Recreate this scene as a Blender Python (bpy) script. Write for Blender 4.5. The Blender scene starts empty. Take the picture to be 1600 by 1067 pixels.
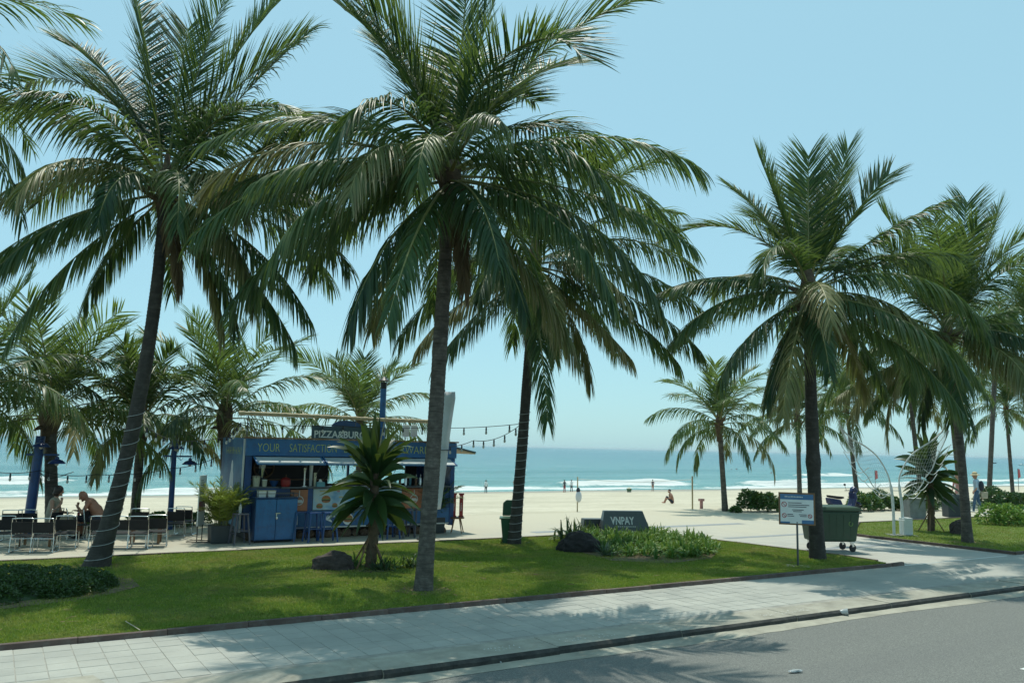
import bpy, bmesh, math, random
import numpy as np
from mathutils import Vector, Matrix, noise as mnoise

random.seed(7); RNG = np.random.default_rng(11)
sc = bpy.context.scene
C = sc.collection
R = math.radians

# ------------------------------------------------------------------ camera
CM = np.array([[0.84768494, 0.08517408, 0.52361782], [-0.53004889, 0.09528794, 0.84259622], [0.0218729, -0.99179916, 0.12592058]])
CAMH = 2.5; FPX = 1291.0
cam = bpy.data.cameras.new('camera'); camo = bpy.data.objects.new('camera', cam); C.objects.link(camo)
cam.sensor_width = 36; cam.sensor_fit = 'HORIZONTAL'; cam.lens = 36 * FPX / 1600; cam.clip_start = 0.1; cam.clip_end = 60000
mw = Matrix.Identity(4)
for i in range(3):
    mw[i][0] = CM[i, 0]; mw[i][1] = -CM[i, 1]; mw[i][2] = -CM[i, 2]
mw[2][3] = CAMH
camo.matrix_world = mw
sc.camera = camo

# ------------------------------------------------------------------ world, sun, exposure
SUN_EL = 71.0
SUN_DIR = Vector((0.38 * math.cos(R(SUN_EL)), 0.925 * math.cos(R(SUN_EL)), math.sin(R(SUN_EL)))).normalized()
w = bpy.data.worlds.new('World'); sc.world = w; w.use_nodes = True
nt = w.node_tree; nt.nodes.clear()
sky = nt.nodes.new('ShaderNodeTexSky'); sky.sky_type = 'NISHITA'; sky.sun_disc = False
sky.sun_elevation = R(SUN_EL); sky.sun_rotation = math.atan2(SUN_DIR.x, SUN_DIR.y)
sky.altitude = 0; sky.air_density = 1.0; sky.dust_density = 0.8; sky.ozone_density = 2.0
tint = nt.nodes.new('ShaderNodeMix'); tint.data_type = 'RGBA'; tint.blend_type = 'MULTIPLY'; tint.inputs[0].default_value = 1.0
tint.inputs[7].default_value = (0.80, 1.06, 1.0, 1)
hz = nt.nodes.new('ShaderNodeMix'); hz.data_type = 'RGBA'; hz.inputs[0].default_value = 0.56; hz.inputs[7].default_value = (5.5, 9.5, 10.9, 1)   # even, pale humid air
bg = nt.nodes.new('ShaderNodeBackground'); bg.inputs[1].default_value = 0.11
wo = nt.nodes.new('ShaderNodeOutputWorld')
nt.links.new(sky.outputs[0], tint.inputs[6]); nt.links.new(tint.outputs[2], hz.inputs[6]); nt.links.new(hz.outputs[2], bg.inputs[0]); nt.links.new(bg.outputs[0], wo.inputs[0])
sl = bpy.data.lights.new('sun', 'SUN'); sl.energy = 4.2; sl.angle = R(0.55); sl.color = (1.0, 0.97, 0.84)
so = bpy.data.objects.new('sun', sl); C.objects.link(so); so.location = (0, 0, 40)
so.rotation_euler = SUN_DIR.to_track_quat('Z', 'Y').to_euler()
sc.view_settings.view_transform = 'Standard'; sc.view_settings.look = 'None'
sc.view_settings.exposure = -0.18; sc.view_settings.gamma = 1.0; sc.view_settings.use_curve_mapping = False
sc.cycles.max_bounces = 7; sc.cycles.diffuse_bounces = 3; sc.cycles.glossy_bounces = 3; sc.cycles.transmission_bounces = 5
sc.cycles.caustics_reflective = False; sc.cycles.caustics_refractive = False

# ------------------------------------------------------------------ helpers
def at(px, py, z=0.0):
    r = CM @ np.array([px - 800.0, py - 533.5, FPX]); t = (z - CAMH) / r[2]
    return Vector((r[0] * t, r[1] * t, z))
def aty(px, py, y):
    r = CM @ np.array([px - 800.0, py - 533.5, FPX]); t = y / r[1]
    return Vector((r[0] * t, y, CAMH + r[2] * t))
CR = Vector((0.848, -0.530, 0.0)).normalized()     # horizontal direction running to the right of the picture
CF = Vector((0.530, 0.848, 0.0)).normalized()      # horizontal direction running away
CRA = math.atan2(CR.y, CR.x)

def setp(o, label=None, cat=None, group=None, kind=None):
    if label: o['label'] = label
    if cat: o['category'] = cat
    if group: o['group'] = group
    if kind: o['kind'] = kind
    return o
def thing(name, label, cat, loc=(0, 0, 0), rz=0.0, group=None):
    o = bpy.data.objects.new(name, None); C.objects.link(o); o.location = loc; o.rotation_euler = (0, 0, rz)
    o.empty_display_size = 0.1
    return setp(o, label, cat, group)
def mesh_obj(name, me, parent=None, loc=None, rot=None):
    o = bpy.data.objects.new(name, me); C.objects.link(o)
    if parent: o.parent = parent
    if loc is not None: o.location = loc
    if rot is not None: o.rotation_euler = rot
    return o
def copy_tree(o, parent=None):
    c = o.copy(); C.objects.link(c); c.parent = parent
    for ch in list(o.children): copy_tree(ch, c)
    return c
def np_mesh(name, V, quads=None, tris=None, mats=(), mi=None, attrs=None, smooth=False):
    me = bpy.data.meshes.new(name); V = np.asarray(V, np.float32)
    q = np.zeros((0, 4), np.int32) if quads is None else np.asarray(quads, np.int32)
    t = np.zeros((0, 3), np.int32) if tris is None else np.asarray(tris, np.int32)
    me.vertices.add(len(V)); me.vertices.foreach_set('co', V.ravel())
    nl = q.size + t.size; me.loops.add(nl); me.loops.foreach_set('vertex_index', np.concatenate([q.ravel(), t.ravel()]))
    npoly = len(q) + len(t); me.polygons.add(npoly)
    ls = np.concatenate([np.arange(len(q)) * 4, q.size + np.arange(len(t)) * 3]).astype(np.int32)
    me.polygons.foreach_set('loop_start', ls)
    if mi is not None: me.polygons.foreach_set('material_index', np.asarray(mi, np.int32))
    if smooth: me.polygons.foreach_set('use_smooth', np.ones(npoly, bool))
    for k, a in (attrs or {}).items():
        at_ = me.attributes.new(k, 'FLOAT', 'POINT'); at_.data.foreach_set('value', np.asarray(a, np.float32))
    for m in mats: me.materials.append(m)
    me.update(); me.validate()
    return me

class MB:
    def __init__(s): s.v = []; s.f = []; s.m = []; s.cur = 0
    def add(s, vs, fs):
        b = len(s.v); s.v += [tuple(v) for v in vs]; s.f += [tuple(b + i for i in f) for f in fs]; s.m += [s.cur] * len(fs); return s
    def hexa(s, p):   # 8 points: bottom 0-3 ccw, top 4-7
        return s.add(p, [(3, 2, 1, 0), (4, 5, 6, 7), (0, 1, 5, 4), (1, 2, 6, 5), (2, 3, 7, 6), (3, 0, 4, 7)])
    def box(s, x0, x1, y0, y1, z0, z1):
        return s.hexa([(x0, y0, z0), (x1, y0, z0), (x1, y1, z0), (x0, y1, z0), (x0, y0, z1), (x1, y0, z1), (x1, y1, z1), (x0, y1, z1)])
    def taper(s, c, sx0, sy0, sx1, sy1, z0, z1):
        cx, cy = c
        return s.hexa([(cx - sx0, cy - sy0, z0), (cx + sx0, cy - sy0, z0), (cx + sx0, cy + sy0, z0), (cx - sx0, cy + sy0, z0),
                       (cx - sx1, cy - sy1, z1), (cx + sx1, cy - sy1, z1), (cx + sx1, cy + sy1, z1), (cx - sx1, cy + sy1, z1)])
    def bar(s, a, b, w, h, up=(0, 0, 1)):
        a = Vector(a); b = Vector(b); d = (b - a).normalized(); u = Vector(up)
        if abs(d.dot(u)) > 0.95: u = Vector((0, 1, 0))
        x = d.cross(u).normalized() * w / 2; y = x.cross(d).normalized() * h / 2
        return s.hexa([a - x - y, a + x - y, a + x + y, a - x + y, b - x - y, b + x - y, b + x + y, b - x + y])
    def tube(s, pts, r, n=8, cap=True, sy=1.0):
        pts = [Vector(p) for p in pts]; k = len(pts)
        rs = r if hasattr(r, '__len__') else [r] * k
        b = len(s.v); prev = None
        for i, p in enumerate(pts):
            d = (pts[min(i + 1, k - 1)] - pts[max(i - 1, 0)])
            d = d.normalized() if d.length > 1e-9 else Vector((0, 0, 1))
            if prev is None:
                u = Vector((0, 0, 1)) if abs(d.z) < 0.9 else Vector((0, 1, 0))
                x = d.cross(u).normalized()
            else:
                x = (prev - d * prev.dot(d)); x = x.normalized() if x.length > 1e-6 else d.orthogonal().normalized()
            prev = x; y = d.cross(x)
            for j in range(n):
                a = 2 * math.pi * j / n
                s.v.append(tuple(p + x * (math.cos(a) * rs[i]) + y * (math.sin(a) * rs[i] * sy)))
        for i in range(k - 1):
            for j in range(n):
                j2 = (j + 1) % n
                s.f.append((b + i * n + j, b + i * n + j2, b + (i + 1) * n + j2, b + (i + 1) * n + j)); s.m.append(s.cur)
        if cap:
            s.f.append(tuple(b + j for j in range(n))[::-1]); s.f.append(tuple(b + (k - 1) * n + j for j in range(n))); s.m += [s.cur] * 2
        return s
    def lathe(s, prof, c=(0, 0, 0), n=20, cap=True):
        b = len(s.v); k = len(prof)
        for (r, z) in prof:
            for j in range(n):
                a = 2 * math.pi * j / n; s.v.append((c[0] + r * math.cos(a), c[1] + r * math.sin(a), c[2] + z))
        for i in range(k - 1):
            for j in range(n):
                j2 = (j + 1) % n
                s.f.append((b + i * n + j, b + i * n + j2, b + (i + 1) * n + j2, b + (i + 1) * n + j)); s.m.append(s.cur)
        if cap:
            s.f.append(tuple(b + j for j in range(n))[::-1]); s.f.append(tuple(b + (k - 1) * n + j for j in range(n))); s.m += [s.cur] * 2
        return s
    def ell(s, c, r, n=12, m=8, rot=None):
        vs = []; fs = []
        for i in range(m + 1):
            t = math.pi * i / m
            for j in range(n):
                a = 2 * math.pi * j / n
                p = Vector((r[0] * math.sin(t) * math.cos(a), r[1] * math.sin(t) * math.sin(a), -r[2] * math.cos(t)))
                if rot: p = rot @ p
                vs.append(p + Vector(c))
        for i in range(m):
            for j in range(n):
                j2 = (j + 1) % n; fs.append((i * n + j, i * n + j2, (i + 1) * n + j2, (i + 1) * n + j))
        return s.add(vs, fs)
    def prism(s, poly, a0, a1, axis='y'):
        n = len(poly)
        def P(p, a): return (p[0], a, p[1]) if axis == 'y' else ((a, p[0], p[1]) if axis == 'x' else (p[0], p[1], a))
        vs = [P(p, a0) for p in poly] + [P(p, a1) for p in poly]
        fs = [tuple(range(n)), tuple(range(2 * n - 1, n - 1, -1))] + [(i, i + n, (i + 1) % n + n, (i + 1) % n) for i in range(n)]
        return s.add(vs, fs)
    def mesh(s, name, mats, smooth=False):
        me = bpy.data.meshes.new(name); me.from_pydata(s.v, [], s.f)
        mats = mats if isinstance(mats, (list, tuple)) else [mats]
        for m in mats: me.materials.append(m)
        if len(mats) > 1: me.polygons.foreach_set('material_index', s.m)
        bm = bmesh.new(); bm.from_mesh(me); bmesh.ops.recalc_face_normals(bm, faces=bm.faces); bm.to_mesh(me); bm.free()
        if smooth:
            me.polygons.foreach_set('use_smooth', [True] * len(me.polygons))
            try: me.set_sharp_from_angle(angle=R(40))
            except Exception: pass
        me.update(); return me
    def build(s, name, mats, parent=None, smooth=False, loc=None, rot=None, bevel=0):
        o = mesh_obj(name, s.mesh(name, mats, smooth), parent, loc, rot)
        if bevel:
            b = o.modifiers.new('bevel', 'BEVEL'); b.width = bevel; b.segments = 2; b.limit_method = 'ANGLE'; b.angle_limit = R(40)
        return o

# ------------------------------------------------------------------ materials
def nodes_mat(name):
    m = bpy.data.materials.new(name); m.use_nodes = True; n = m.node_tree
    p = n.nodes['Principled BSDF']; return m, n, p
def N(n, t, **kw):
    x = n.nodes.new(t)
    for k, v in kw.items(): setattr(x, k, v)
    return x
def noise_tex(n, scale, detail=4, rough=0.55, coord='Object', vec=None):
    t = N(n, 'ShaderNodeTexNoise'); t.inputs['Scale'].default_value = scale; t.inputs['Detail'].default_value = detail; t.inputs['Roughness'].default_value = rough
    if vec is None:
        tc = n.nodes.get('TC') or N(n, 'ShaderNodeTexCoord'); tc.name = 'TC'; vec = tc.outputs[coord]
    n.links.new(vec, t.inputs['Vector']); return t
def ramp(n, fac, stops):
    r = N(n, 'ShaderNodeValToRGB'); e = r.color_ramp.elements
    while len(e) > 1: e.remove(e[0])
    e[0].position = stops[0][0]; e[0].color = (*stops[0][1], 1)
    for p, c in stops[1:]:
        x = e.new(p); x.color = (*c, 1)
    n.links.new(fac, r.inputs[0]); return r
def mixc(n, fac, a, b, bt='MIX'):
    m = N(n, 'ShaderNodeMix', data_type='RGBA', blend_type=bt)
    for i, x in ((0, fac), (6, a), (7, b)):
        if hasattr(x, 'links'): n.links.new(x, m.inputs[i])
        elif i == 0: m.inputs[0].default_value = x
        else: m.inputs[i].default_value = (*x, 1)
    return m.outputs[2]
def math_(n, op, a, b=None, c=None, clamp=False):
    m = N(n, 'ShaderNodeMath', operation=op); m.use_clamp = clamp
    for i, x in enumerate((a, b, c)):
        if x is None: continue
        if hasattr(x, 'links'): n.links.new(x, m.inputs[i])
        else: m.inputs[i].default_value = x
    return m.outputs[0]
def bump(n, p, h, strength, dist=0.02):
    b = N(n, 'ShaderNodeBump'); b.inputs['Strength'].default_value = strength; b.inputs['Distance'].default_value = dist
    n.links.new(h, b.inputs['Height']); n.links.new(b.outputs[0], p.inputs['Normal']); return b
def mat(name, col, rough=0.6, var=0.25, scale=6.0, metal=0.0, bmp=0.15, bscale=40.0, spec=0.5, dirt=None, rndobj=0.0):
    m, n, p = nodes_mat(name)
    t = noise_tex(n, scale, 6, 0.6)
    lo = tuple(c * (1 - var) for c in col); hi = tuple(min(1, c * (1 + var * 0.7)) for c in col)
    c = ramp(n, t.outputs[0], [(0.3, lo), (0.7, hi)]).outputs[0]
    if dirt:
        t2 = noise_tex(n, scale * 2.7, 8, 0.7)
        c = mixc(n, ramp(n, t2.outputs[0], [(0.5, (0, 0, 0)), (0.75, (0.8, 0.8, 0.8))]).outputs[0], c, dirt)
    if rndobj:
        oi = N(n, 'ShaderNodeObjectInfo'); v = math_(n, 'MULTIPLY_ADD', oi.outputs['Random'], rndobj * 2, 1 - rndobj)
        c = mixc(n, 1.0, c, N_comb(n, v), 'MULTIPLY')
    n.links.new(c, p.inputs['Base Color']); p.inputs['Roughness'].default_value = rough; p.inputs['Metallic'].default_value = metal
    p.inputs['Specular IOR Level'].default_value = spec
    if bmp: bump(n, p, noise_tex(n, bscale, 4).outputs[0], bmp, 0.01)
    return m
def N_comb(n, v):
    c = N(n, 'ShaderNodeCombineColor')
    for i in range(3): n.links.new(v, c.inputs[i])
    return c.outputs[0]
def leaf_mat(name, stops, rough=0.36, trans=0.22, transcol=(0.25, 0.36, 0.05), tipcol=None, tipamt=0.0, spec=0.5):
    m, n, p = nodes_mat(name)
    oi = N(n, 'ShaderNodeObjectInfo'); a = N(n, 'ShaderNodeAttribute', attribute_name='rnd')
    f = math_(n, 'ADD', math_(n, 'MULTIPLY', oi.outputs['Random'], 0.65), math_(n, 'MULTIPLY', a.outputs['Fac'], 0.35))
    c = ramp(n, f, stops).outputs[0]
    if tipcol:
        t = N(n, 'ShaderNodeAttribute', attribute_name='tip')
        k = math_(n, 'MULTIPLY', math_(n, 'POWER', t.outputs['Fac'], 3.0), math_(n, 'MULTIPLY', a.outputs['Fac'], tipamt), clamp=True)
        c = mixc(n, k, c, tipcol)
    n.links.new(c, p.inputs['Base Color']); p.inputs['Roughness'].default_value = rough; p.inputs['Specular IOR Level'].default_value = spec
    tr = N(n, 'ShaderNodeBsdfTranslucent'); n.links.new(mixc(n, 0.55, c, transcol), tr.inputs[0])
    mx = N(n, 'ShaderNodeMixShader'); mx.inputs[0].default_value = trans
    n.links.new(p.outputs[0], mx.inputs[1]); n.links.new(tr.outputs[0], mx.inputs[2])
    n.links.new(mx.outputs[0], n.nodes['Material Output'].inputs[0]); return m

M = {}
G1 = (0.013, 0.044, 0.021); G2 = (0.048, 0.108, 0.034); G3 = (0.14, 0.195, 0.05)
M['palm'] = leaf_mat('palm_leaf', [(0.0, G1), (0.35, (0.026, 0.073, 0.028)), (0.66, G2), (1.0, G3)], 0.42, 0.36, tipcol=(0.30, 0.24, 0.12), tipamt=0.55, spec=0.4)
M['palm_old'] = leaf_mat('palm_leaf_old', [(0.0, (0.08, 0.11, 0.03)), (0.5, (0.17, 0.17, 0.05)), (1.0, (0.30, 0.24, 0.10))], 0.5, 0.22, tipcol=(0.34, 0.26, 0.14), tipamt=1.6)
M['palm_dead'] = leaf_mat('palm_leaf_dead', [(0.0, (0.12, 0.085, 0.045)), (1.0, (0.26, 0.19, 0.10))], 0.7, 0.2, (0.3, 0.2, 0.1), spec=0.2)
M['rachis'] = mat('palm_rachis', (0.20, 0.20, 0.06), 0.4, 0.3, 5)
M['trunk'] = None
M['fibre'] = mat('palm_fibre', (0.11, 0.075, 0.045), 0.9, 0.5, 9, bmp=0.8, bscale=60)
M['dracaena'] = leaf_mat('dracaena_leaf', [(0.0, (0.012, 0.036, 0.014)), (0.6, (0.022, 0.06, 0.018)), (1.0, (0.05, 0.10, 0.025))], 0.40, 0.15, spec=0.35)
M['lily'] = leaf_mat('lily_leaf', [(0.0, (0.04, 0.12, 0.03)), (0.6, (0.085, 0.21, 0.04)), (1.0, (0.20, 0.32, 0.06))], 0.5, 0.3, tipcol=(0.3, 0.28, 0.1), tipamt=0.7, spec=0.3)
M['agave'] = leaf_mat('agave_leaf', [(0.0, (0.06, 0.12, 0.08)), (1.0, (0.13, 0.2, 0.12))], 0.45, 0.1)
M['areca'] = leaf_mat('areca_leaf', [(0.0, (0.10, 0.16, 0.03)), (0.6, (0.2, 0.25, 0.035)), (1.0, (0.36, 0.33, 0.06))], 0.4, 0.3)
M['shrub'] = leaf_mat('shrub_leaf', [(0.0, (0.02, 0.055, 0.014)), (0.5, (0.045, 0.10, 0.02)), (1.0, (0.13, 0.19, 0.03))], 0.4, 0.2)
M['hedge'] = leaf_mat('hedge_leaf', [(0.0, (0.02, 0.06, 0.018)), (0.5, (0.04, 0.11, 0.025)), (1.0, (0.09, 0.18, 0.04))], 0.4, 0.2)
M['grass'] = None
M['navy'] = mat('navy_paint', (0.014, 0.065, 0.21), 0.38, 0.2, 3, bmp=0.08, dirt=(0.02, 0.03, 0.08))
M['blue'] = mat('blue_paint', (0.022, 0.125, 0.30), 0.42, 0.22, 2.5, bmp=0.08, dirt=(0.03, 0.05, 0.12))
M['darkblue'] = mat('dark_blue_paint', (0.012, 0.058, 0.17), 0.4, 0.25, 3, bmp=0.08)
M['slate'] = mat('slate_board', (0.045, 0.085, 0.11), 0.6, 0.2, 4)
M['white'] = mat('white_paint', (0.72, 0.74, 0.72), 0.45, 0.08, 4, bmp=0.05)
M['cloth_white'] = mat('white_cloth', (0.62, 0.66, 0.70), 0.85, 0.1, 3, bmp=0.2, bscale=25)
M['awning'] = mat('awning_sheet', (0.46, 0.50, 0.50), 0.5, 0.15, 3, bmp=0.1)
M['steel'] = mat('chrome_tube', (0.62, 0.63, 0.62), 0.22, 0.1, 8, metal=1.0, bmp=0)
M['dsteel'] = mat('dark_steel', (0.10, 0.11, 0.12), 0.35, 0.2, 6, metal=0.6, bmp=0.05)
M['black'] = mat('black_metal', (0.012, 0.012, 0.014), 0.45, 0.2, 6, bmp=0.05)
M['blackcloth'] = mat('black_fabric', (0.012, 0.013, 0.015), 0.85, 0.3, 8, bmp=0.3, bscale=200)
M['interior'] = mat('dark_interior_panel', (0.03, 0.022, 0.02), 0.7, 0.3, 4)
M['wood'] = mat('brown_wood', (0.20, 0.105, 0.045), 0.55, 0.35, 9, bmp=0.2)
M['bamboo'] = mat('bamboo_roll', (0.42, 0.34, 0.20), 0.65, 0.35, 12, bmp=0.4, bscale=60)
M['red'] = mat('red_paint', (0.30, 0.022, 0.02), 0.45, 0.2, 5, bmp=0.05)
M['orange'] = mat('orange_print', (0.40, 0.15, 0.07), 0.5, 0.35, 2.2, bmp=0)
M['menu'] = None
M['green_bin'] = mat('green_plastic', (0.016, 0.085, 0.040), 0.42, 0.15, 3, bmp=0.06, bscale=60, dirt=(0.03, 0.07, 0.04))
M['olive_bin'] = mat('olive_green_plastic', (0.018, 0.056, 0.028), 0.48, 0.2, 2, bmp=0.08, bscale=50, dirt=(0.035, 0.055, 0.035))
M['rubber'] = mat('rubber', (0.015, 0.015, 0.016), 0.7, 0.2, 8)
M['granite'] = mat('grey_granite', (0.10, 0.115, 0.12), 0.35, 0.3, 60, bmp=0.05)
M['dgranite'] = mat('dark_granite_edge', (0.03, 0.034, 0.036), 0.4, 0.3, 60, bmp=0.05)
M['rockd'] = mat('black_rock', (0.022, 0.020, 0.020), 0.85, 0.5, 5, bmp=0.9, bscale=18)
M['rockb'] = mat('brown_rock', (0.06, 0.045, 0.038), 0.85, 0.5, 5, bmp=0.9, bscale=18)
M['pot'] = mat('dark_planter', (0.035, 0.045, 0.05), 0.6, 0.25, 4)
M['concrete'] = mat('concrete_block', (0.22, 0.23, 0.22), 0.8, 0.25, 4, bmp=0.3)
M['soil'] = mat('dry_soil', (0.16, 0.115, 0.07), 0.95, 0.4, 6, bmp=0.8, bscale=30)
M['edging'] = mat('terracotta_edging', (0.105, 0.070, 0.058), 0.8, 0.35, 3, bmp=0.3, bscale=30, dirt=(0.16, 0.14, 0.12), rndobj=0.15)
M['kerb'] = mat('kerb_concrete', (0.35, 0.335, 0.275), 0.85, 0.3, 2.2, bmp=0.5, bscale=45, dirt=(0.24, 0.22, 0.17), rndobj=0.08)
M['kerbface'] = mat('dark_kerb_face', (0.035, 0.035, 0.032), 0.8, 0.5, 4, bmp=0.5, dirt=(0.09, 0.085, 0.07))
M['grout'] = mat('tile_bed', (0.33, 0.32, 0.28), 0.9, 0.3, 5)
M['skin'] = mat('skin', (0.42, 0.235, 0.16), 0.55, 0.1, 6, bmp=0)
M['skin_tan'] = mat('tanned_skin', (0.36, 0.17, 0.105), 0.55, 0.1, 6, bmp=0)
M['hair'] = mat('dark_hair', (0.02, 0.012, 0.009), 0.45, 0.4, 30, bmp=0.5, bscale=90)
M['beige'] = mat('beige_cloth', (0.42, 0.37, 0.28), 0.85, 0.15, 8, bmp=0.3)
M['cream'] = mat('cream_cloth', (0.50, 0.44, 0.32), 0.85, 0.15, 8, bmp=0.3)
M['jeans'] = mat('denim', (0.055, 0.115, 0.19), 0.85, 0.25, 10, bmp=0.2)
M['lblue'] = mat('light_blue_cloth', (0.42, 0.53, 0.62), 0.85, 0.15, 8, bmp=0.2)
M['straw'] = mat('straw', (0.50, 0.40, 0.23), 0.8, 0.25, 20, bmp=0.4)
M['pink'] = mat('pink_cloth', (0.52, 0.26, 0.24), 0.85, 0.15, 8)
M['darkcloth'] = mat('dark_cloth', (0.03, 0.035, 0.05), 0.85, 0.2, 8)
M['bulb'] = mat('bulb_glass', (0.55, 0.55, 0.5), 0.15, 0.1, 8, bmp=0)
M['cream_plastic'] = mat('cream_plastic', (0.55, 0.52, 0.38), 0.5, 0.1, 8, bmp=0)
M['teal'] = mat('teal_container', (0.10, 0.28, 0.33), 0.5, 0.1, 8, bmp=0)
M['scooter'] = mat('blue_scooter_paint', (0.02, 0.03, 0.10), 0.25, 0.15, 8, bmp=0)
M['chalk'] = mat('yellow_chalk_paint', (0.46, 0.50, 0.16), 0.8, 0.35, 25, bmp=0)
M['whitewire'] = mat('white_wire', (0.60, 0.62, 0.60), 0.5, 0.1, 8, bmp=0)
M['mural'] = None
def g():
    # palm bark: ring scars, patches of lichen
    m, n, p = nodes_mat('palm_bark'); tc = N(n, 'ShaderNodeTexCoord')
    t = noise_tex(n, 7, 8, 0.7, vec=tc.outputs['Object'])
    mp = N(n, 'ShaderNodeMapping'); mp.inputs['Scale'].default_value = (3, 3, 26); n.links.new(tc.outputs['Object'], mp.inputs[0])
    t2 = noise_tex(n, 1.0, 5, 0.65, vec=mp.outputs[0])
    c = ramp(n, t.outputs[0], [(0.28, (0.055, 0.048, 0.040)), (0.52, (0.115, 0.102, 0.086)), (0.72, (0.20, 0.185, 0.16))]).outputs[0]
    c = mixc(n, ramp(n, t2.outputs[0], [(0.35, (0.7, 0.7, 0.7)), (0.55, (0, 0, 0))]).outputs[0], c, (0.035, 0.03, 0.026))
    n.links.new(c, p.inputs['Base Color']); p.inputs['Roughness'].default_value = 0.88
    bump(n, p, t2.outputs[0], 0.7, 0.02); M['trunk'] = m
    m2 = m.copy(); m2.name = 'palm_bark_backlit'; M['trunk_backlit'] = m2  # halved bark colour: backlit shade painted onto these trunks
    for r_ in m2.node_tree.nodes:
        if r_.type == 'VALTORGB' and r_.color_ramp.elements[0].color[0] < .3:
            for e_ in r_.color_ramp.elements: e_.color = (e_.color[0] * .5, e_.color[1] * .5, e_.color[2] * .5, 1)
    # asphalt
    m, n, p = nodes_mat('asphalt'); tc = N(n, 'ShaderNodeTexCoord')
    a = noise_tex(n, 55, 4, 0.85, vec=tc.outputs['Object']); b = noise_tex(n, 0.5, 4, vec=tc.outputs['Object'])
    mp = N(n, 'ShaderNodeMapping'); mp.inputs['Scale'].default_value = (0.05, 1.2, 1); n.links.new(tc.outputs['Object'], mp.inputs[0])
    s = noise_tex(n, 1.0, 3, vec=mp.outputs[0])
    c = ramp(n, a.outputs[0], [(0.32, (0.06, 0.065, 0.062)), (0.5, (0.135, 0.142, 0.132)), (0.66, (0.27, 0.275, 0.25))]).outputs[0]
    c = mixc(n, math_(n, 'MULTIPLY', b.outputs[0], 0.3), c, (0.165, 0.165, 0.145))
    c = mixc(n, ramp(n, s.outputs[0], [(0.5, (0, 0, 0)), (0.7, (0.3, 0.3, 0.3))]).outputs[0], c, (0.11, 0.113, 0.112))
    sep = N(n, 'ShaderNodeSeparateXYZ'); n.links.new(tc.outputs['Object'], sep.inputs[0])
    n.links.new(c, p.inputs['Base Color']); p.inputs['Roughness'].default_value = 0.85; bump(n, p, a.outputs[0], 0.5, 0.01); M['asphalt'] = m
    # gutter strip, dusty concrete
    M['gutter'] = mat('gutter_concrete', (0.36, 0.345, 0.28), 0.9, 0.25, 1.6, bmp=0.4, bscale=60, dirt=(0.22, 0.21, 0.17))
    # pavement tile, pale grey with curved ribs
    m, n, p = nodes_mat('pavement_tile'); tc = N(n, 'ShaderNodeTexCoord'); oi = N(n, 'ShaderNodeObjectInfo')
    wv = N(n, 'ShaderNodeTexWave', wave_type='RINGS'); wv.inputs['Scale'].default_value = 9; wv.inputs['Distortion'].default_value = 3.0
    wv.inputs['Detail'].default_value = 0; n.links.new(tc.outputs['Object'], wv.inputs['Vector'])
    b = noise_tex(n, 1.1, 6, 0.6, vec=N_geo(n)); d = noise_tex(n, 14, 5, 0.7, vec=N_geo(n))
    c = ramp(n, b.outputs[0], [(0.3, (0.31, 0.315, 0.285)), (0.7, (0.43, 0.43, 0.38))]).outputs[0]
    c = mixc(n, math_(n, 'MULTIPLY', wv.outputs[1], 0.18), c, (0.28, 0.295, 0.28))
    c = mixc(n, ramp(n, d.outputs[0], [(0.5, (0, 0, 0)), (0.8, (0.5, 0.5, 0.5))]).outputs[0], c, (0.30, 0.28, 0.22))
    c = mixc(n, 1.0, c, N_comb(n, math_(n, 'MULTIPLY_ADD', oi.outputs['Random'], 0.10, 0.93)), 'MULTIPLY')
    n.links.new(c, p.inputs['Base Color']); p.inputs['Roughness'].default_value = 0.75; bump(n, p, wv.outputs[1], 0.35, 0.004); M['tile'] = m
    # promenade paving with drifted sand
    m, n, p = nodes_mat('promenade_paving'); geo = N_geo(n)
    br = N(n, 'ShaderNodeTexBrick'); br.offset = 0.0; br.inputs['Scale'].default_value = 1.0; br.inputs['Brick Width'].default_value = 0.6; br.inputs['Row Height'].default_value = 0.6
    br.inputs['Mortar Size'].default_value = 0.006; br.inputs['Color1'].default_value = (0.36, 0.37, 0.345, 1); br.inputs['Color2'].default_value = (0.42, 0.42, 0.385, 1); br.inputs['Mortar'].default_value = (0.25, 0.24, 0.2, 1)
    n.links.new(geo, br.inputs['Vector'])
    b = noise_tex(n, 0.35, 7, 0.62, vec=geo); d = noise_tex(n, 9, 5, 0.7, vec=geo)
    sep = N(n, 'ShaderNodeSeparateXYZ'); n.links.new(geo, sep.inputs[0])
    dr = math_(n, 'MULTIPLY_ADD', sep.outputs[1], 0.085, -1.62)
    k = math_(n, 'ADD', dr, math_(n, 'MULTIPLY', b.outputs[0], 1.0), clamp=True)
    c = mixc(n, ramp(n, k, [(0.15, (0.12, 0.12, 0.12)), (0.9, (1, 1, 1))]).outputs[0], br.outputs[0], (0.48, 0.44, 0.335))
    c = mixc(n, ramp(n, d.outputs[0], [(0.5, (0, 0, 0)), (0.8, (0.4, 0.4, 0.4))]).outputs[0], c, (0.34, 0.31, 0.25))
    n.links.new(c, p.inputs['Base Color']); p.inputs['Roughness'].default_value = 0.85; bump(n, p, d.outputs[0], 0.25, 0.01); M['promenade'] = m
    # sand, wet by the water
    m, n, p = nodes_mat('beach_sand'); geo = N_geo(n); sep = N(n, 'ShaderNodeSeparateXYZ'); n.links.new(geo, sep.inputs[0])
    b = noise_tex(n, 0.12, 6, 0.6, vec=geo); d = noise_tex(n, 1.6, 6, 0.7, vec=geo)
    c = ramp(n, b.outputs[0], [(0.36, (0.45, 0.41, 0.305)), (0.64, (0.58, 0.53, 0.41))]).outputs[0]
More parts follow.
